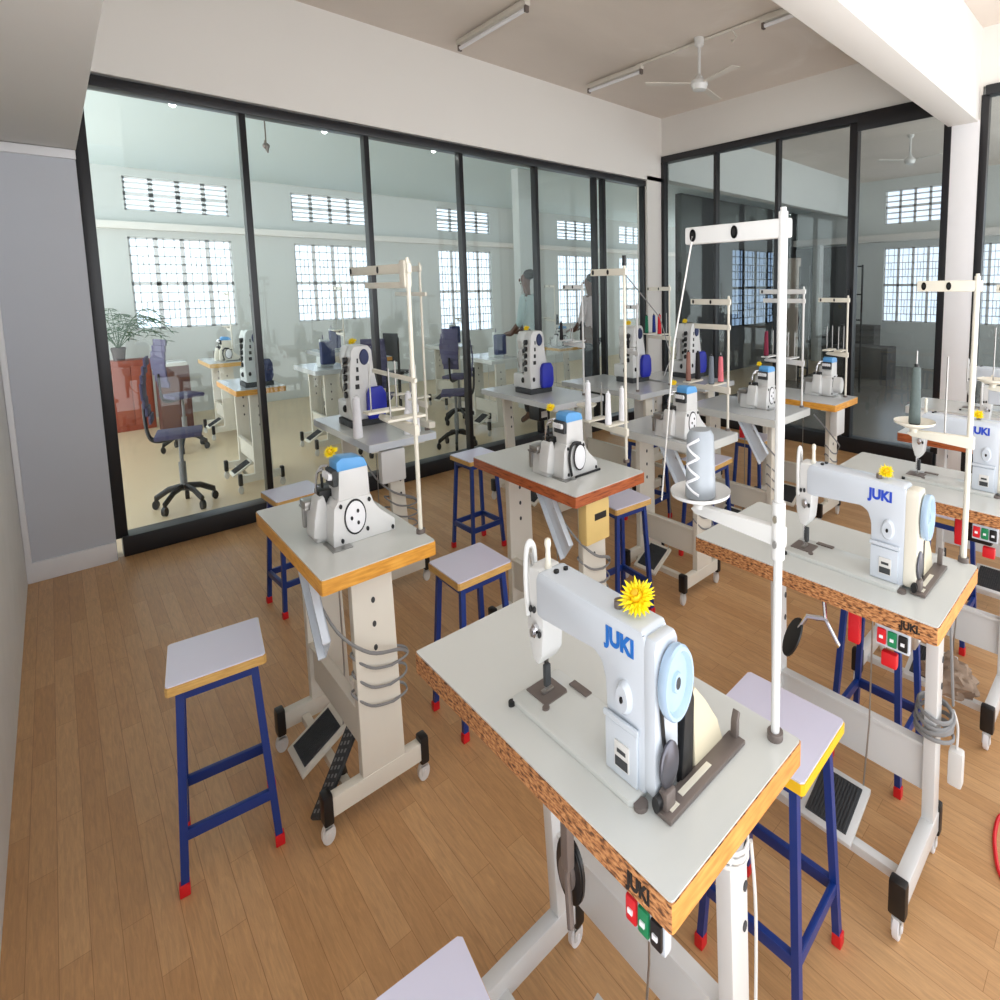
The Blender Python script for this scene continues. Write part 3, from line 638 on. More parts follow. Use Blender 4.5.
# ------------------------------------------------------------------ interlock machine (tall, blue covers)
def make_inter(label, loc):
    t = thing('coverstitch_machine', label, 'coverstitch machine', loc)
    MB().box(-.02, .30, -.01, .30, .0, .035, .006).build('base', 'dkgrey', t)
    MB().box(.0, .20, .12, .36, .035, .13, .015).build('cylinder_bed', 'white', t)
    MB().prism([(.0, .035), (.27, .035), (.28, .12), (.24, .20), (.21, .30), (.20, .40), (.17, .425), (.05, .425), (.02, .40), (.0, .30), (-.01, .18)], 'Y', .0, .13, .012).build('column', 'white', t)
    MB().prism([(.02, .30), (.16, .30), (.18, .36), (.16, .42), (.03, .42), (.0, .36)], 'Y', .12, .27, .012).build('head', 'white', t)
    MB().prism([(.02, .14), (.14, .14), (.15, .30), (.02, .30)], 'Y', .20, .27, .01).build('needle_head', 'white', t)
    MB().prism([(.13, .035), (.27, .035), (.295, .08), (.29, .17), (.26, .205), (.15, .205), (.125, .17), (.12, .07)], 'Y', -.06, -.002, .016).build('belt_cover', 'bluepad', t)
    MB().lathe([(0, -.016), (.036, -.014), (.042, .0)], (.13, -.002, .365), 'Y', 24).build('round_cover', 'navy', t)
    for i in range(5): MB().cyl((.010, .075, .17 + i * .045), (-.030, .075, .17 + i * .045), .017, seg=14).build('tension_knob', 'blackp', t)
    for i in range(4):
        MB().cyl((.012, .12, .20 + i * .045), (-.020, .12, .20 + i * .045), .014, seg=12).build('tension_spring', 'steel' if i % 2 else 'blackp', t)
        MB().box(.04 + .008 * i, .075, -.006, .004, .20 + i * .045, .225 + i * .045, .002).build('cam_cover', 'blackp', t)
    MB().cyl((.06, .235, .14), (.06, .235, .05), .007).box(.03, .09, .22, .25, .13, .142, .003).tube(smooth([(.03, .24, .30), (.0, .25, .26), (.01, .26, .19), (.04, .25, .15)]), .005).build('needle_bar', 'steel', t)
    MB().ball((-.006, .155, .09), .020).build('looper_knob', 'blackp', t)
    MB().ball((.04, -.002, .10), .016).build('side_knob', 'blackp', t)
    return t
intA = make_inter('tall white machine with deep blue covers among white cones, on the bluish-white table', (1.03, 3.00, K_TOP))
intB = dup(intA, loc=(2.17, 3.02, K_TOP), label='tall white and blue machine with black knobs standing left of the second person')
intC = dup(intA, loc=(2.93, 2.80, K_TOP), label='tall white and blue machine in front of the corner column')
intD = dup(intA, loc=(3.36, 2.60, K_TOP), label='tall white machine beside black cones, first behind the right glass wall corner')

# ------------------------------------------------------------------ flowers
def make_flower(label, loc, r=.026, petals=26):
    t = thing('flower', label, 'flower', loc)
    p = MB(); rnd = random.Random(3)
    for ring, (n, tilt, rr) in enumerate(((petals, 8, 1.0), (petals - 8, 30, .9), (12, 58, .7), (6, 80, .5))):
        for i in range(n):
            a = 2 * pi * i / n + ring * .3; e = radians(tilt + rnd.uniform(-6, 6)); L = r * rr * rnd.uniform(.9, 1.12)
            d = Vector((cos(a) * cos(e), sin(a) * cos(e), sin(e))); sd = Vector((-sin(a), cos(a), 0)) * r * .13
            tip = d * L; mid = d * L * .6 + Vector((0, 0, r * .04))
            p.prism([(0, 0)] * 0 or [(0, 0), (1, 0), (0, 1)], 'Z', 0, 0) if False else None
            t_ = bmesh.new(); v = [t_.verts.new(q) for q in (Vector((0, 0, 0)), mid - sd, tip, mid + sd, mid + Vector((0, 0, r * .07)))]
            for f3 in ((0, 1, 4), (1, 2, 4), (2, 3, 4), (3, 0, 4), (0, 3, 2, 1)): t_.faces.new([v[q] for q in f3])
            p.add(t_)
    po = p.build('petals', 'petal', t)
    MB().ball((0, 0, r * .25), r * .35, (1, 1, .8), 10).build('flower_centre', 'brightyellow', t)
    MB().cyl((0, 0, -.004), (.0, 0, .004), .004).build('stem', 'leaf', t)
    return t
fA = make_flower('largest yellow flower, lying on the front sewing machine', (.553, .523, 1.046), .050)
for c_ in kids(fA): c_.rotation_euler = (0, radians(-35), radians(20))
FL = [((1.355, .455, 1.044), 'yellow flower lying on the second sewing machine from the front', .033),
      ((2.16, .43, 1.044), 'yellow flower on the machine at the right edge of the picture', .033),
      ((.515, 1.675, 1.036), 'yellow flower on the overlock machine with the bright blue cap by the left wall', .036),
      ((1.285, 1.665, 1.036), 'yellow flower on the overlock machine of the red-brown edged table', .034),
      ((2.005, 1.65, 1.036), 'yellow flower on the overlock machine behind the silver wrapped cone', .03),
      ((2.81, 1.67, 1.036), 'yellow flower on the overlock machine behind the tall front pole', .03),
      ((1.09, 3.10, 1.214), 'yellow flower on the tall blue-covered machine among white cones', .042),
      ((2.22, 3.12, 1.214), 'yellow flower on the tall machine left of the second person', .04),
      ((2.99, 2.90, 1.214), 'yellow flower on the tall machine before the corner column', .046),
      ((3.42, 2.70, 1.214), 'yellow flower on the tall machine beside the black cones', .04)]
for l_, lab, r_ in FL:
    q = dup(fA, loc=l_, label=lab)
    q.scale = (r_ / .05,) * 3

# ------------------------------------------------------------------ thread stands and cones
def make_stand(label, loc, h=.82, top=.30, trays=((.345, .29),), style='J', dirs=1, mt='white', pin=.205):
    t = thing('thread_stand', label, 'thread stand', loc)
    MB().cyl((0, 0, -.0), (0, 0, h), .0120 if style == 'J' else .0105, seg=14).build('pole', mt, t)
    MB().cyl((0, 0, 0), (0, 0, .012), .022, seg=16).build('base_nut', 'brown', t)
    a = MB().box(-.010, .012, -.02, top, h - .038, h - .010, .004)
    a.build('top_arm', mt, t)
    for y in (top - .03, top * .45): MB().lathe([(.010, -.002), (.010, .002), (.006, .002), (.006, -.002), (.010, -.002)], (-.012, y, h - .024), 'X', 16).build('thread_eye', 'blackp', t)
    MB().cyl((0, 0, h - .01), (0, 0, h + .006), .008).build('tip', mt, t)
    for z, L in trays:
        MB().prism([(-.02, -.016), (L, -.007), (L + .02, .0), (L, .011), (-.02, .017)], 'X', -.012, .012, .004).build('tray_arm', mt, t)
        ar = kids(t)[-1]; ar.location = (0, 0, z)
        if style == 'J':
            MB().lathe([(0, 0), (.05, .0), (.088, .010), (.090, .016), (.086, .014), (.048, .004), (0, .004)], (0, L - .01, z + .020), 'Z', 32).cyl((0, L - .01, z + .005), (0, L - .01, z + .03), .02).build('spool_tray', mt, t)
            MB().cyl((0, L - .01, z + .03), (0, L - .01, z + pin + .02), .004).build('spool_pin', 'steel', t)
        else:
            for yy in (.30, .9): MB().box(-.10, .10, L * yy - .04, L * yy + .04, z + .022, z + .030, .003).build('spool_tray', mt, t)
            for xx in (-.07, .07):
                for yy in (.30, .9): MB().cyl((xx, L * yy, z + .03), (xx, L * yy, z + .18), .004).build('spool_pin', 'steel', t)
    return t
stJ1 = make_stand('tall white thread stand on the front table, highest pole in the room', (.741, .404, K_TOP), .825, .31, ((.335, .27),), pin=.12)
MB().cyl((0, 0, .30), (0, 0, .39), .018).build('clamp', 'white', stJ1)
for z in (.325, .365): MB().cyl((-.022, 0, z), (-.01, 0, z), .006).build('clamp_screw', 'steel', stJ1)
MB().tube([(-.012, .28, .80), (.0, .36, .62), (.10, .50, .30)], .0025).build('guide_thread', 'cablew', stJ1)
stJ2 = make_stand('cream thread stand with a grey-green cone at the far side of the second machine', (1.576, .330, K_TOP), .735, .24, ((.315, .24),), mt='cream')
MB().cyl((0, .10, .33), (0, .10, .53), .004).build('spool_pin', 'steel', stJ2)
stJ3 = make_stand('cream thread stand cut off by the right edge of the picture', (2.36, .32, K_TOP), .72, .2, ((.33, .2),), mt='cream')
stO1 = make_stand('tall cream thread stand with crossing arms at the golden-edged table near the left wall', (.700, 1.545, K_TOP), .80, .75, ((.31, .42),), 'O', mt='cream')
MB().box(-.012, .01, -.0, .52, .72, .738, .003).build('guide_arm', 'cream', stO1)
MB().box(-.008, .008, -.03, .5, .45, .463, .003).build('middle_arm', 'cream', stO1)
MB().box(-.02, .02, .0, .06, .72, .80, .01).build('bracket', 'cream', stO1)
stI0 = make_stand('cream thread stand rising from the bluish-white table with white cones', (1.27, 2.67, K_TOP), .84, .6, ((.13, .5),), 'O', mt='cream')
MB().box(-.010, .010, -.1, .5, .68, .70, .003).build('guide_arm', 'cream', stI0)
MB().box(-.03, .03, -.10, .2, .02, .05, .004).build('base_arm', 'cream', stI0)
stO2 = make_stand('cream thread stand with perforated top arm on the red-brown edged table', (1.575, 1.55, K_TOP), .80, .34, ((.125, .36),), 'O', mt='cream')
MB().cyl((0, 0, .80), (0, 0, .84), .014).build('cap', 'blackp', stO2)
MB().lathe([(0, 0), (.07, 0), (.08, .008), (0, .006)], (0, .42, .20), 'Z', 24).build('spool_tray_disc', 'cream', stO2)
MB().tube([(0, .0, .77), (.03, -.3, .60), (.05, -.38, .45), (.0, -.36, .38)], .003).build('guide_thread', 'cable', stO2)
stO3 = make_stand('white thread stand holding the brown, grey and pink cones', (2.265, 1.52, K_TOP), .66, .40, ((.20, .42),), 'O', mt='frame')
MB().box(-.008, .008, -.02, .36, .50, .525, .003).build('guide_arm', 'frame', stO3)
stI2 = make_stand('white thread stand holding small red and navy cones', (3.05, 2.55, K_TOP), .72, .38, ((.34, .36),), 'O', mt='frame')
stO4 = make_stand('white thread stand right of the tall front pole with two level arms', (2.985, 1.49, K_TOP), .70, .50, ((.26, .42),), 'O', mt='white')
MB().box(-.008, .008, -.02, .46, .61, .635, .003).build('guide_arm', 'white', stO4)
stO5 = make_stand('thin cream thread stand at the far golden-edged table', (3.44, 1.42, K_TOP), .64, .34, ((.27, .22),), 'O', mt='cream')
stI1 = make_stand('thin white thread stand with paired trays at the second tall machine', (2.40, 2.75, K_TOP), .74, .34, ((.33, .34),), 'O', mt='white')
stI2b = make_stand('white thread stand in front of the corner column with one black cone', (2.72, 2.56, K_TOP), .60, .2, ((.26, .16),), 'J', mt='white', pin=.12)
def make_cone(label, loc, mt, h=.15, r=.028, group='thread cones on stands and tables'):
    t = thing('thread_cone', label, 'thread cone', loc, 0, group)
    MB().lathe([(r, .004), (r, .012), (r * .72, h - .004), (r * .5, h)], (0, 0, 0), 'Z', 20).build('thread', mt, t)
    MB().lathe([(r * .95, 0), (r * .95, .005), (r * .4, .005), (r * .38, h + .008), (r * .28, h + .008), (r * .2, 0)], (0, 0, 0), 'Z', 14).build('core', 'blackp' if mt != 'thread' else 'trim', t)
    return t
sc_ = thing('thread_cone', 'tall thread cone wrapped in shiny silver net on the front stand', 'thread cone', (.741, .404 + .26 * K, K_TOP + .362))
MB().lathe([(.046, 0), (.045, .02), (.040, .105), (.03, .115)], (0, 0, 0), 'Z', 24).build('wrap', 'silver', sc_)
zz = MB(); zp = []
for i in range(49):
    u = i / 8; ph = .55 * (1 - 2 * abs((u % 2) - 1)); z = .008 + u * .016; rr = .0465 - .055 * z
    zp.append((-rr * cos(ph), rr * sin(ph), z))
zz.tube(zp, .0026, 6).build('net_ribbon', 'thread', sc_)
make_cone('grey-green thread cone on the second stand, in a white dish', (1.576, .330 + .23 * K, K_TOP + .342), 'darkgreen', .155, .026)
def cones(lst):
    for loc, mt, h, r, lab in lst: make_cone(lab, loc, mt, h, r)
cones([((1.576 + .04 * 0 - .04, 1.55 + .36 * .9 * K, K_TOP + .156), 'thread', .16, .026, 'white cone on the red-brown table stand, farthest from its pole'),
       ((1.535, 1.55 + .36 * .3 * K, K_TOP + .156), 'thread', .13, .024, 'white cone on the red-brown table stand, lower of the pair in front'),
       ((1.615, 1.55 + .36 * .3 * K, K_TOP + .156), 'thread', .14, .024, 'white cone close to the pole of the red-brown table stand'),
       ((2.225, 1.52 + .42 * .9 * K, K_TOP + .231), 'thbrown', .15, .024, 'brown thread cone on the stand behind the silver wrapped cone'),
       ((2.225, 1.52 + .42 * .3 * K, K_TOP + .231), 'thgrey', .14, .026, 'grey-blue thread cone beside the pink one'),
       ((2.305, 1.52 + .42 * .3 * K, K_TOP + .231), 'thpink', .13, .026, 'pink thread cone beside the grey-blue one'),
       ((2.305, 1.52 + .42 * .9 * K, K_TOP + .231), 'thblk', .14, .026, 'black thread cone behind the pink one'),
       ((3.01, 2.55 + .36 * .9 * K, K_TOP + .371), 'thgreen', .13, .024, 'green thread cone on the stand of red and navy cones'),
       ((3.09, 2.55 + .36 * .9 * K, K_TOP + .371), 'thnavy', .13, .024, 'navy thread cone next to the green one'),
       ((3.01, 2.55 + .36 * .3 * K, K_TOP + .371), 'thred', .14, .026, 'bright red thread cone next to the navy one'),
       ((2.945, 1.49 + .42 * .9 * K, K_TOP + .291), 'thmar', .15, .026, 'maroon thread cone just right of the tall front pole'),
       ((2.36, 2.75 + .34 * .9 * K, K_TOP + .361), 'thblk', .12, .022, 'black cone on the second tall machine stand, farther one'),
       ((2.44, 2.75 + .34 * .3 * K, K_TOP + .361), 'thblk', .12, .022, 'black cone on the second tall machine stand, nearer the pole'),
       ((2.72, 2.56 + .15 * K, K_TOP + .287), 'thblk', .10, .016, 'thin black cone before the corner column'),
       ((.975, 2.78, K_TOP), 'thread', .20, .038, 'white cone directly in front of the tall blue-covered machine'),
       ((1.22, 2.76, K_TOP + .0), 'thread', .19, .036, 'tallest white cone right of the blue-covered machine'),
       ((1.17, 2.67, K_TOP + .0), 'thread', .12, .030, 'short white cone in the trio at the bluish-white table corner'),
       ((1.22, 2.67, K_TOP + .0), 'thread', .14, .024, 'slim white cone against the cream pole of the bluish-white table')])

# ------------------------------------------------------------------ stools
def make_stool(label, loc, rz=0, edge='stoolwood', surf='lamlil', sx=.36, sy=.37):
    t = thing('stool', label, 'stool', loc, rz)
    x, y = sx / 2, sy / 2; r = .010
    poly = [(-x + r, -y), (x - r, -y), (x, -y + r), (x, y - r), (x - r, y), (-x + r, y), (-x, y - r), (-x, -y + r)]
    MB().prism(poly, 'Z', .524, .547).build('seat_board', edge, t)
    MB().prism([(a * .985, b * .985) for a, b in poly], 'Z', .547, .551).build('seat_surface', surf, t)
    fx, fy = x * .98, y * .98; tx, ty = x * .74, y * .74
    def at(sx_, sy_, z): u = z / .52; return Vector((sx_ * (fx + (tx - fx) * u), sy_ * (fy + (ty - fy) * u), z))
    for a in (-1, 1):
        for b in (-1, 1):
            p, q = at(a, b, .02), at(a, b, .522)
            t_ = bmesh.new(); h = .0145
            A = [t_.verts.new(p + Vector((i * h, j * h, 0))) for i, j in ((-1, -1), (1, -1), (1, 1), (-1, 1))]
            B_ = [t_.verts.new(q + Vector((i * h, j * h, 0))) for i, j in ((-1, -1), (1, -1), (1, 1), (-1, 1))]
            t_.faces.new(A); t_.faces.new(B_)
            for i in range(4): t_.faces.new((A[i], A[(i + 1) % 4], B_[(i + 1) % 4], B_[i]))
            bmesh.ops.recalc_face_normals(t_, faces=t_.faces[:])
            lg = MB().add(t_).build('leg', 'blue', t)
            c = at(a, b, 0); MB().box(c.x - .019, c.x + .019, c.y - .019, c.y + .019, 0, .032, .004).build('foot_cap', 'red', lg)
    for (a, b), (c, d) in (((-1, -1), (1, -1)), ((1, -1), (1, 1)), ((1, 1), (-1, 1)), ((-1, 1), (-1, -1))):
        for z, hh, nm in ((.15, .014, 'stretcher'), (.508, .014, 'apron_rail')):
            p, q = at(a, b, z), at(c, d, z); dx = Vector((.012, 0, 0)) if abs(p.x - q.x) < .01 else Vector((0, .012, 0))
            MB().box(min(p.x, q.x) - (dx.x), max(p.x, q.x) + dx.x, min(p.y, q.y) - dx.y, max(p.y, q.y) + dx.y, z - hh, z + hh, .002).build(nm, 'blue', t)
    return t
stoolA = make_stool('white-topped stool with blue legs standing alone nearest the left wall', (.230, 1.765, 0), radians(-8))
stoolB = make_stool('stool with pale seat and bright yellow edge tucked beside the front table pole', (1.015, .56, 0), radians(2), 'brightyellow', 'lamlil', .37, .42)
GS = 'white-seated stools with blue legs'
for o in (stoolA, stoolB): o['group'] = GS
for loc, rz, lab in (((.935, 1.69, 0), 0, 'stool with wooden-edged seat standing between the front table and the golden-edged one'),
                     ((.231, .602, 0), radians(-7), 'stool at the bottom edge of the picture, only its white seat corner showing'),
                     ((.72, 2.93, 0), radians(4), 'stool half hidden behind the golden-edged overlock table'),
                     ((1.605, 2.79, 0), radians(2), 'stool standing left of the red-brown edged table, close to the glass wall'),
                     ((1.70, 1.72, 0), radians(-6), 'stool beside the yellowish control box of the red-brown table'),
                     ((1.70, .575, 0), 0, 'stool seen only by its blue legs behind the coiled-cable leg'),
                     ((2.53, .60, 0), 0, 'stool under the third machine table with a red foot showing on the right side'),
                     ((2.42, 1.76, 0), radians(4), 'stool behind the silver wrapped cone, in front of the white-edged tables'),
                     ((2.98, 1.80, 0), 0, 'stool below the far golden-edged table by the dark glass'),
                     ((2.55, 2.32, 0), radians(4), 'stool between the two grey tables of the tall blue machines')):
    dup(stoolA, loc=loc, rz=rz, label=lab)

# cloth on J3's bar
cl = MB(); rnd = random.Random(5)
t_ = bmesh.new(); bmesh.ops.create_icosphere(t_, subdivisions=4, radius=1)
from mathutils import noise
for v in t_.verts:
    n = noise.noise(v.co * 1.7) * .5 + noise.noise(v.co * 4 + Vector((3, 1, 2))) * .25 + abs(noise.noise(v.co * 3)) * .3
    c = v.co * (1 + n); v.co = Vector((c.x * .075, c.y * .13, max(-.045, c.z * .06)))
cl.add(t_); clo = cl.build('cloth', 'cloth'); clo.location = (2.03, .45, .145); tag(clo, 'crumpled taupe cloth heaped on the treadle bar of the third machine table', 'cloth')
tag(MB(1).tube(smooth([(1.74, .20, .006), (1.73, .238, .006), (1.66, .240, .006), (1.60, .228, .006), (1.54, .205, .006), (1.52, .16, .006)]), .005).build('red_cable', 'red'), 'red cable curling on the floor, cut off by the right edge of the picture', 'cable')

# ------------------------------------------------------------------ things in the room behind the left glass
BT = [('O', .55, 1.2, 'yellow', 'lamg', (.86, 4.75), 'golden-edged table behind the left glass, second pane'),
      ('O', .55, 1.1, 'stoolwood', 'lamg', (1.02, 6.7), 'small wooden table near the back windows behind the first pane'),
      ('O', .60, 1.1, 'lamg', 'lamg', (1.55, 5.35), 'grey table with a navy hooded machine, behind the glass'),
      ('O', .60, 1.1, 'lamg', 'lamg', (2.05, 6.75), 'white table behind the glass, under the second back window'),
      ('O', .62, 1.1, 'lam', 'lam', (3.25, 6.20), 'white table behind the glass between mesh chair and bright window'),
      ('O', .62, 1.1, 'lam', 'lam', (2.95, 4.75), 'white table just behind the glass, left of the first person'),
      ('I', .62, 1.1, 'stoolwood', 'lamg', (4.05, 5.05), 'wooden table between the two people behind the glass'),
      ('O', .55, 1.0, 'yellow', 'lamg', (2.15, 5.9), 'yellow-edged table behind the glass, behind the white cones')]
for kd, W_, L_, ed, sf, p_, lab in BT: 
    o = make_table(kd, W_, L_, ed, sf, lab, (*p_, 0)); o['group'] = 'sewing tables behind the left glass'
def make_hood(label, loc, mt='navy'):
    t = thing('hooded_machine', label, 'sewing machine', loc, 0, 'machines behind the left glass')
    MB().box(0, .20, 0, .12, .03, .24, .02).build('hood', mt, t)
    MB().box(.0, .20, .10, .30, .0, .10, .015).box(.02, .16, .10, .18, .08, .26, .012).build('body', 'farwall', t)
    MB().cyl((.06, .12, .26), (.06, .12, .30), .006).build('pin', 'navy', t)
    return t
make_hood('navy hooded machine on the grey table behind the second pane', (1.66, 5.50, K_TOP))
make_hood('navy hooded machine at the back under the second window', (2.20, 6.95, K_TOP))
make_hood('navy hooded machine before the bright window behind the third pane', (3.40, 6.35, K_TOP))
make_hood('navy hooded machine left of the first person', (3.08, 4.85, K_TOP))
q = dup(intA, loc=(.95, 4.85, K_TOP), label='green-grey coverstitch machine on the golden-edged table behind the glass', swap={'white_enamel': 'farwall', 'deep_blue_cover': 'navy'})
q = dup(overB, loc=(1.1, 6.85, K_TOP), label='cream overlock machine on the wooden table by the back window', swap={'white_enamel': 'cream'})
q = dup(overB, loc=(4.15, 5.2, K_TOP), label='low machine with black cones on the wooden table between the two people')
cones([((4.12, 5.5, K_TOP), 'thblk', .2, .03, 'black cone on the wooden table between the people, farther one'), ((4.22, 5.3, K_TOP + .26), 'thblk', .12, .03, 'black cone standing on the low machine between the people')])
for (x, y, lab, hh) in ((1.13, 5.22, 'thin thread stand above the golden-edged table behind the glass', .7), (1.84, 5.45, 'thread stand beside the navy hooded machine behind the second pane', .75), (1.29, 7.10, 'thread stand near the back window of the first pane', .7), (3.55, 6.3, 'thread stand by the bright back window', .7), (4.28, 5.42, 'thread stand with two level arms between the people', .75)):
    st = make_stand(lab, (x, y, K_TOP), hh, .35, ((.3, .3),), 'J', mt='frame'); st['group'] = 'thread stands behind the left glass'
def make_chair(label, loc, rz, low=False):
    t = thing('office_chair', label, 'chair', loc, rz, 'office chairs behind the left glass')
    MB().box(-.22, .22, -.22, .22, .505, .54, .018).build('seat', 'mesh', t)
    b = MB()
    for i in range(8):
        z0 = .62 + i * .055; xx = -.24 - .05 * sin(i / 7 * pi) 
        b.box(xx - .012, xx + .012, -.20 + .01 * abs(i - 4), .20 - .01 * abs(i - 4), z0, z0 + .057, .006)
    b.build('backrest', 'mesh', t)
    MB().tube(smooth([(.0, 0, .50), (-.22, 0, .49), (-.29, 0, .56), (-.30, 0, .75)]), .018).build('back_support', 'blackp', t)
    MB().cyl((0, 0, .12), (0, 0, .32), .035).cyl((0, 0, .3), (0, 0, .51), .02).build('gas_post', 'cable', t)
    for k_ in range(5):
        a = 2 * pi * k_ / 5 + .3
        lg = MB().tube([(0, 0, .15), (.16 * cos(a), .16 * sin(a), .13), (.30 * cos(a), .30 * sin(a), .075)], .022).build('base_arm', 'blackp', t)
        MB().cyl((.30 * cos(a) - .02 * sin(a), .30 * sin(a) + .02 * cos(a), .032), (.30 * cos(a) + .02 * sin(a), .30 * sin(a) - .02 * cos(a), .032), .032).cyl((.30 * cos(a), .30 * sin(a), .03), (.30 * cos(a), .30 * sin(a), .08), .012).build('caster', 'blackp', lg)
    return t
chA = make_chair('purple-grey mesh chair just behind the first glass pane', (.54, 4.85, 0), radians(-10))
for (x, y, rz, lab) in ((.78, 6.6, 20, 'dark mesh chair deeper in the room behind the first pane'), (1.98, 5.35 - .25, 60, 'dark mesh chair below the navy hooded machine, second pane'),
                        (2.55, 4.75, 150, 'purple mesh chair behind the black mullion, third pane'), (3.05, 5.6, 30, 'dark mesh chair in front of the bright back window')):
    dup(chA, loc=(x, y, 0), rz=radians(rz), label=lab)
bs = thing('side_chair', 'black wooden chair behind the glass, left of the bright window', 'chair', (2.95, 6.9, 0), .4)
MB().box(-.2, .2, -.2, .2, .43, .47, .01).build('seat', 'blackp', bs)
MB().box(-.21, -.18, -.2, .2, .6, .95, .01).build('backrest', 'blackp', bs)
for a in (-.18, .18):
    for b in (-.18, .18): MB().box(a - .02, a + .02, b - .02, b + .02, 0, .45 if a > 0 else .9, .004).build('leg', 'blackp', bs)
cb = thing('cabinet', 'red-brown wooden cabinet behind the first glass pane', 'cabinet', (.36, 7.95, 0))
MB().box(0, .60, 0, .45, 0, .76, .006).build('body', 'cherry', cb)
for x in (.02, .305): MB().box(x, x + .275, -.015, 0, .06, .70, .01).build('door', 'cherry', cb)
pt = thing('potted_palm', 'dark green palm with feathery fronds on the red-brown cabinet', 'plant', (.46, 8.07, .76))
MB().lathe([(.08, 0), (.11, .13), (.10, .14), (.0, .13)], (0, 0, 0)).build('pot', 'pot', pt)
fr = MB(); rnd = random.Random(11)
for k_ in range(18):
    a = 2 * pi * k_ / 18 + rnd.uniform(-.1, .1); L_ = rnd.uniform(.5, .85); up = rnd.uniform(.25, .5)
    spine = [Vector((cos(a) * L_ * u, sin(a) * L_ * u * (.75 if sin(a) > 0 else 1), .12 + up * sin(u * 2.2) - .12 * u * u)) for u in [i / 9 for i in range(10)]]
    fr.tube(spine, .005, 5)
    sd = Vector((-sin(a), cos(a), 0))
    for i in range(2, 10):
        for sg in (-1, 1):
            p = spine[i]; q_ = p + sd * sg * .14 + Vector((cos(a) * .09, sin(a) * .09, -.03)); wd = Vector((cos(a), sin(a), 0)) * .022
            t_ = bmesh.new(); v = [t_.verts.new(z_) for z_ in (p - wd, p + wd, q_, (p + q_) / 2 + Vector((0, 0, .01)))]
            t_.faces.new((v[0], v[1], v[2])); t_.faces.new((v[0], v[3], v[1])); t_.faces.new((v[1], v[3], v[2])); t_.faces.new((v[2], v[3], v[0])); fr.add(t_)
fr.build('fronds', 'leaf', pt)
dk = thing('desk', 'dark red-brown desk behind the mesh chair, first pane', 'desk', (.70, 7.55, 0))
MB().box(0, .45, 0, .5, .70, .74, .005).build('desktop', 'lam', dk); MB().box(.02, .48, .02, .48, 0, .70, .004).build('pedestal', 'cherrydk', dk)
lf = tag(W1().box(-.004, .004, -.003, .003, -.25, 0).ball((0, 0, -.27), .025).box(-.004, .004, -.06, .06, -.30, -.25, rot=Matrix.Rotation(.6, 3, 'X')).build('hanging_fitting', 'brown'), 'small reddish fitting on a wire hanging behind the second pane', 'fitting')
lf.location = (1.27, 5.2, 2.9)

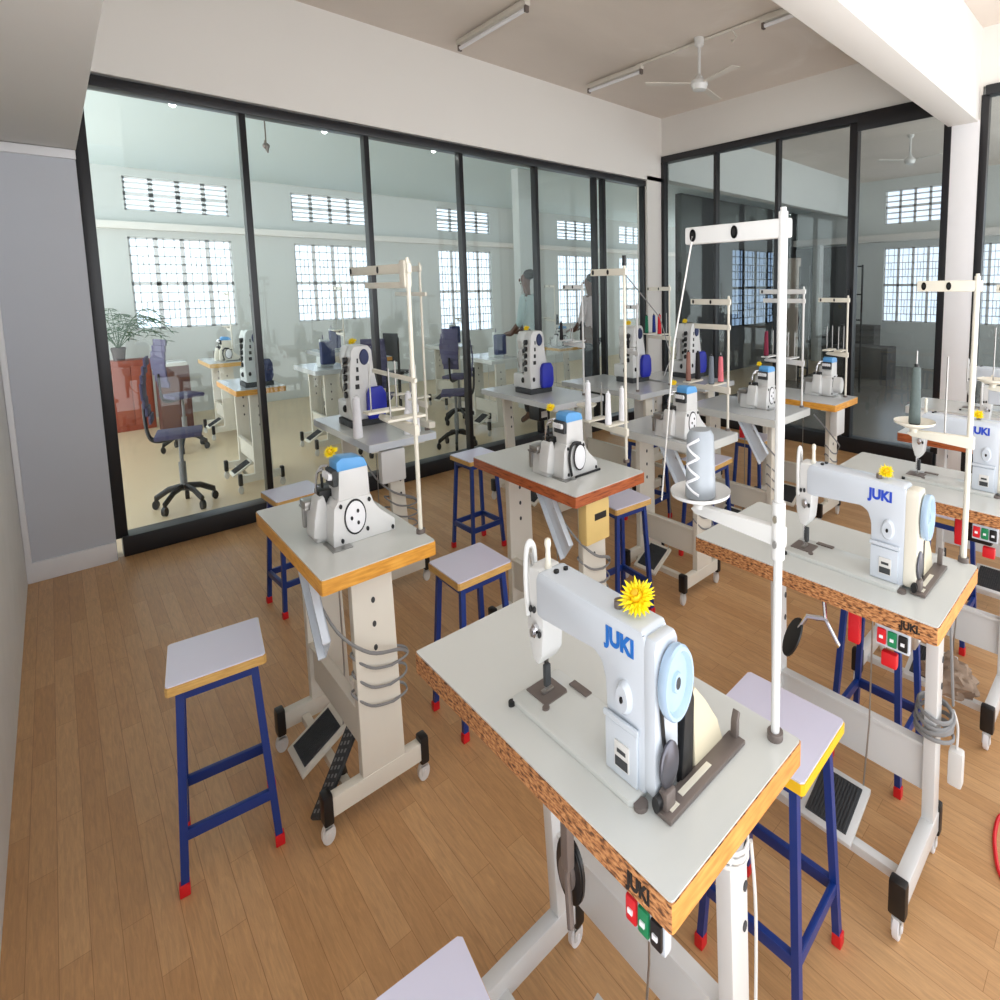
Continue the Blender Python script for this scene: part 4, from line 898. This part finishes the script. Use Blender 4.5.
# people behind the glass
def person(label, loc, rz, shirt, trousers, facing_down=False):
    o = thing('person', label, 'person', loc, rz)
    def skin(name, pts, edges, mt, parent):
        me = bpy.data.meshes.new(name); me.from_pydata([p[:3] for p in pts], edges, []); ob = bpy.data.objects.new(name, me); C.objects.link(ob)
        mo = ob.modifiers.new('s', 'SKIN'); 
        for v, p in zip(me.skin_vertices[0].data, pts): v.radius = (p[3], p[4] if len(p) > 4 else p[3])
        me.skin_vertices[0].data[0].use_root = True
        ob.modifiers.new('u', 'SUBSURF').levels = 2
        bpy.context.view_layer.update()
        m2 = bpy.data.meshes.new_from_object(ob.evaluated_get(bpy.context.evaluated_depsgraph_get()))
        bpy.data.objects.remove(ob)
        for v in m2.vertices: v.co.x *= K * 1.25; v.co.y *= K * 1.25
        for p in m2.polygons: p.use_smooth = True
        m2.materials.clear(); m2.materials.append(M[mt]); n = bpy.data.objects.new(name, m2); C.objects.link(n); n.parent = parent; return n
    # x forward, y left
    b = [(0, 0, .95, .13, .16), (0, 0, 1.15, .11, .14), (0, 0, 1.35, .11, .17), (0, 0, 1.45, .06, .08), (.01, 0, 1.52, .05), (.02, 0, 1.60, .085, .075), (.015, 0, 1.68, .08, .07),
         (0, .17, 1.40, .055), (.04, .24, 1.15, .042), (.20, .20, 1.02, .034), (.28, .18, 1.02, .03),
         (0, -.17, 1.40, .055), (.04, -.24, 1.15, .042), (.20, -.20, 1.02, .034), (.28, -.18, 1.02, .03),
         (0, .09, .80, .09), (.01, .10, .48, .06), (-.01, .10, .10, .04), (.12, .11, .03, .035),
         (0, -.09, .80, .09), (.01, -.10, .48, .06), (-.01, -.10, .10, .04), (.12, -.11, .03, .035)]
    e = [(0, 1), (1, 2), (2, 3), (3, 4), (4, 5), (5, 6), (2, 7), (7, 8), (8, 9), (9, 10), (2, 11), (11, 12), (12, 13), (13, 14), (0, 15), (15, 16), (16, 17), (17, 18), (0, 19), (19, 20), (20, 21), (21, 22)]
    # fingers
    for sg, wr in ((1, 10), (-1, 14)):
        for j, (oy, ln) in enumerate(((-.024, .05), (-.008, .06), (.008, .055), (.024, .045))):
            i0 = len(b); b.append((.315, sg * .18 + oy, 1.015, .009)); b.append((.315 + ln * .6, sg * .18 + oy * 1.2, 1.005, .008)); b.append((.315 + ln, sg * .18 + oy * 1.2, .985, .007)); e += [(wr, i0), (i0, i0 + 1), (i0 + 1, i0 + 2)]
        i0 = len(b); b.append((.29, sg * .18 - sg * .035, 1.01, .010)); b.append((.32, sg * .18 - sg * .05, 1.0, .009)); e += [(wr, i0), (i0, i0 + 1)]
    skin('body', b, e, 'skin', o)
    g = lambda l, d: [tuple(p[:3]) + tuple(x + d for x in p[3:]) for p in l]
    sh = g([b[1], b[0], b[2], (0, 0, 1.43, .07, .09), b[7], b[8], (.09, .228, 1.11, .04), b[11], b[12], (.09, -.228, 1.11, .04)], .014)
    skin('shirt', sh, [(0, 1), (0, 2), (2, 3), (2, 4), (4, 5), (5, 6), (2, 7), (7, 8), (8, 9)], shirt, o)
    tr = g([(0, 0, .95, .12, .15), b[15], b[16], (-.01, .10, .12, .055), b[19], b[20], (-.01, -.10, .12, .055)], .012)
    skin('trousers', tr, [(0, 1), (1, 2), (2, 3), (0, 4), (4, 5), (5, 6)], trousers, o)
    skin('hair', [(-.045, 0, 1.60, .08, .085), (-.03, 0, 1.68, .09, .09), (-.02, 0, 1.725, .07, .07)], [(0, 1), (1, 2)], 'hair', o)
    MB(K * 1.25).ball((.105, .028, 1.635), .010).ball((.105, -.028, 1.635), .010).build('eyes', 'trim', o)
    MB(K * 1.25).ball((.115, 0, 1.605), .014, (1, .8, 1.4)).ball((.10, 0, 1.568), .016, (.5, 1.3, .4)).ball((.02, .08, 1.61), .016, (.6, .4, 1.4)).ball((.02, -.08, 1.61), .016, (.6, .4, 1.4)).build('face_features', 'skin', o)
    for c_ in kids(o): c_.location.z = -.0
    return o
pA = person('person with short black hair in a pale shirt, standing behind the black mullion', (3.575, 5.00, 0), radians(125), 'shirt', 'trouser')
pB = person('person in a pale pink and white shirt standing behind the thread stand', (4.47, 4.98, 0), radians(110), 'shirt2', 'trouser')
pA.scale = (1, 1, .98); pB.scale = (1, 1, .96)

# ------------------------------------------------------------------ things in the side room
for (x, y, lab) in ((7.6, 2.95, 'black metal ladder frame beyond the right glass wall, nearer the bright window'), (7.4, 3.62, 'black metal ladder frame beyond the right glass wall, left of the black door post')):
    t = thing('ladder_rack', lab, 'rack', (x, y, 0))
    for dy in (0, .14): W1().box(-.01, .01, dy - .01, dy + .01, 0, 1.75).build('post', 'blackp', t)
    for z in (.3, .7, 1.0, 1.35, 1.73): W1().box(-.008, .008, 0, .14, z - .01, z + .01).build('rung', 'blackp', t)
tag(W1().box(7.9, 8.0, 4.05, 4.22, 0, 1.9, .004).build('wooden_board', 'plank'), 'pale upright board beyond the right glass wall', 'board')
tag(W1().box(8.8, 9.2, 3.0, 3.9, 0, .5, .01).build('storage_box', 'dkbox'), 'long dark box below the bright window in the side room', 'box')
tag(W1().box(9.6, 9.9, 3.5, 4.1, .0, .78, .01).build('storage_box', 'dkbox'), 'taller dark box against the back of the side room', 'box')
ff = dup(f, loc=(7.6, 2.4, .02), label='ceiling fan hanging in the side room beyond the right glass')
# ------------------------------------------------------------------ light, camera
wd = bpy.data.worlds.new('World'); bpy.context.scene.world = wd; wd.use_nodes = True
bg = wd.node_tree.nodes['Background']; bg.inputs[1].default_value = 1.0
# bright overcast sky above, brighter glow added below the horizon to lift the ceiling
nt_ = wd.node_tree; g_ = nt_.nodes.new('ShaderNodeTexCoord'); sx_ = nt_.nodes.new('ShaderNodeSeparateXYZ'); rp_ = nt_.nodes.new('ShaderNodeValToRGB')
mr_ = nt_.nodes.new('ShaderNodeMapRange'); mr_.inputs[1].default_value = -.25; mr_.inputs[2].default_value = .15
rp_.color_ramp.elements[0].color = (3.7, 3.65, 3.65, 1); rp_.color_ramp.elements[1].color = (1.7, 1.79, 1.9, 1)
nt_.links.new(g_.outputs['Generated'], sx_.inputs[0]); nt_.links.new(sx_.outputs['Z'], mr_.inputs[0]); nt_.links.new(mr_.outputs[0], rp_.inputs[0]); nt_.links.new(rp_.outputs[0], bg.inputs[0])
def area(name, loc, rot, sx, sy, power, col=(1, 1, 1)):
    l = bpy.data.lights.new(name, 'AREA'); l.shape = 'RECTANGLE'; l.size = sx; l.size_y = sy; l.energy = power; l.color = col
    o = bpy.data.objects.new(name, l); o.location = loc; o.rotation_euler = rot; C.objects.link(o); return o
# added fill lamp at the open left end of the back room, no window there
area('fill_back_room', (-1.1, 6.4, 1.9), (0, radians(-90), 0), 2.2, 4, 12, (.95, .99, 1))
# the camera
cam = bpy.data.cameras.new('camera'); co = bpy.data.objects.new('camera', cam); C.objects.link(co)
cam.sensor_width = 36; cam.sensor_fit = 'HORIZONTAL'; cam.lens = 553.08 / 1000 * 36
cam.shift_x = (500 - 634.3) / 1000; cam.shift_y = (340.65 - 500) / 1000
yaw, pit, rol = .76034, .098867, -.0103833
fw = Vector((cos(yaw) * cos(pit), sin(yaw) * cos(pit), -sin(pit))); r_ = Vector((sin(yaw), -cos(yaw), 0)); u_ = r_.cross(fw)
r2 = r_ * cos(rol) + u_ * sin(rol); u2 = -r_ * sin(rol) + u_ * cos(rol)
co.matrix_world = Matrix(((r2.x, u2.x, -fw.x, 0), (r2.y, u2.y, -fw.y, 0), (r2.z, u2.z, -fw.z, 1.5), (0, 0, 0, 1)))
cam.clip_start = .02
sc = bpy.context.scene; sc.camera = co
sc.view_settings.view_transform = 'Standard'; sc.view_settings.look = 'None'; sc.view_settings.gamma = 1; sc.view_settings.exposure = .12
try:
    sc.cycles.use_denoising = True; sc.cycles.max_bounces = 8; sc.cycles.transparent_max_bounces = 16; sc.cycles.caustics_reflective = False; sc.cycles.caustics_refractive = False
except Exception: pass
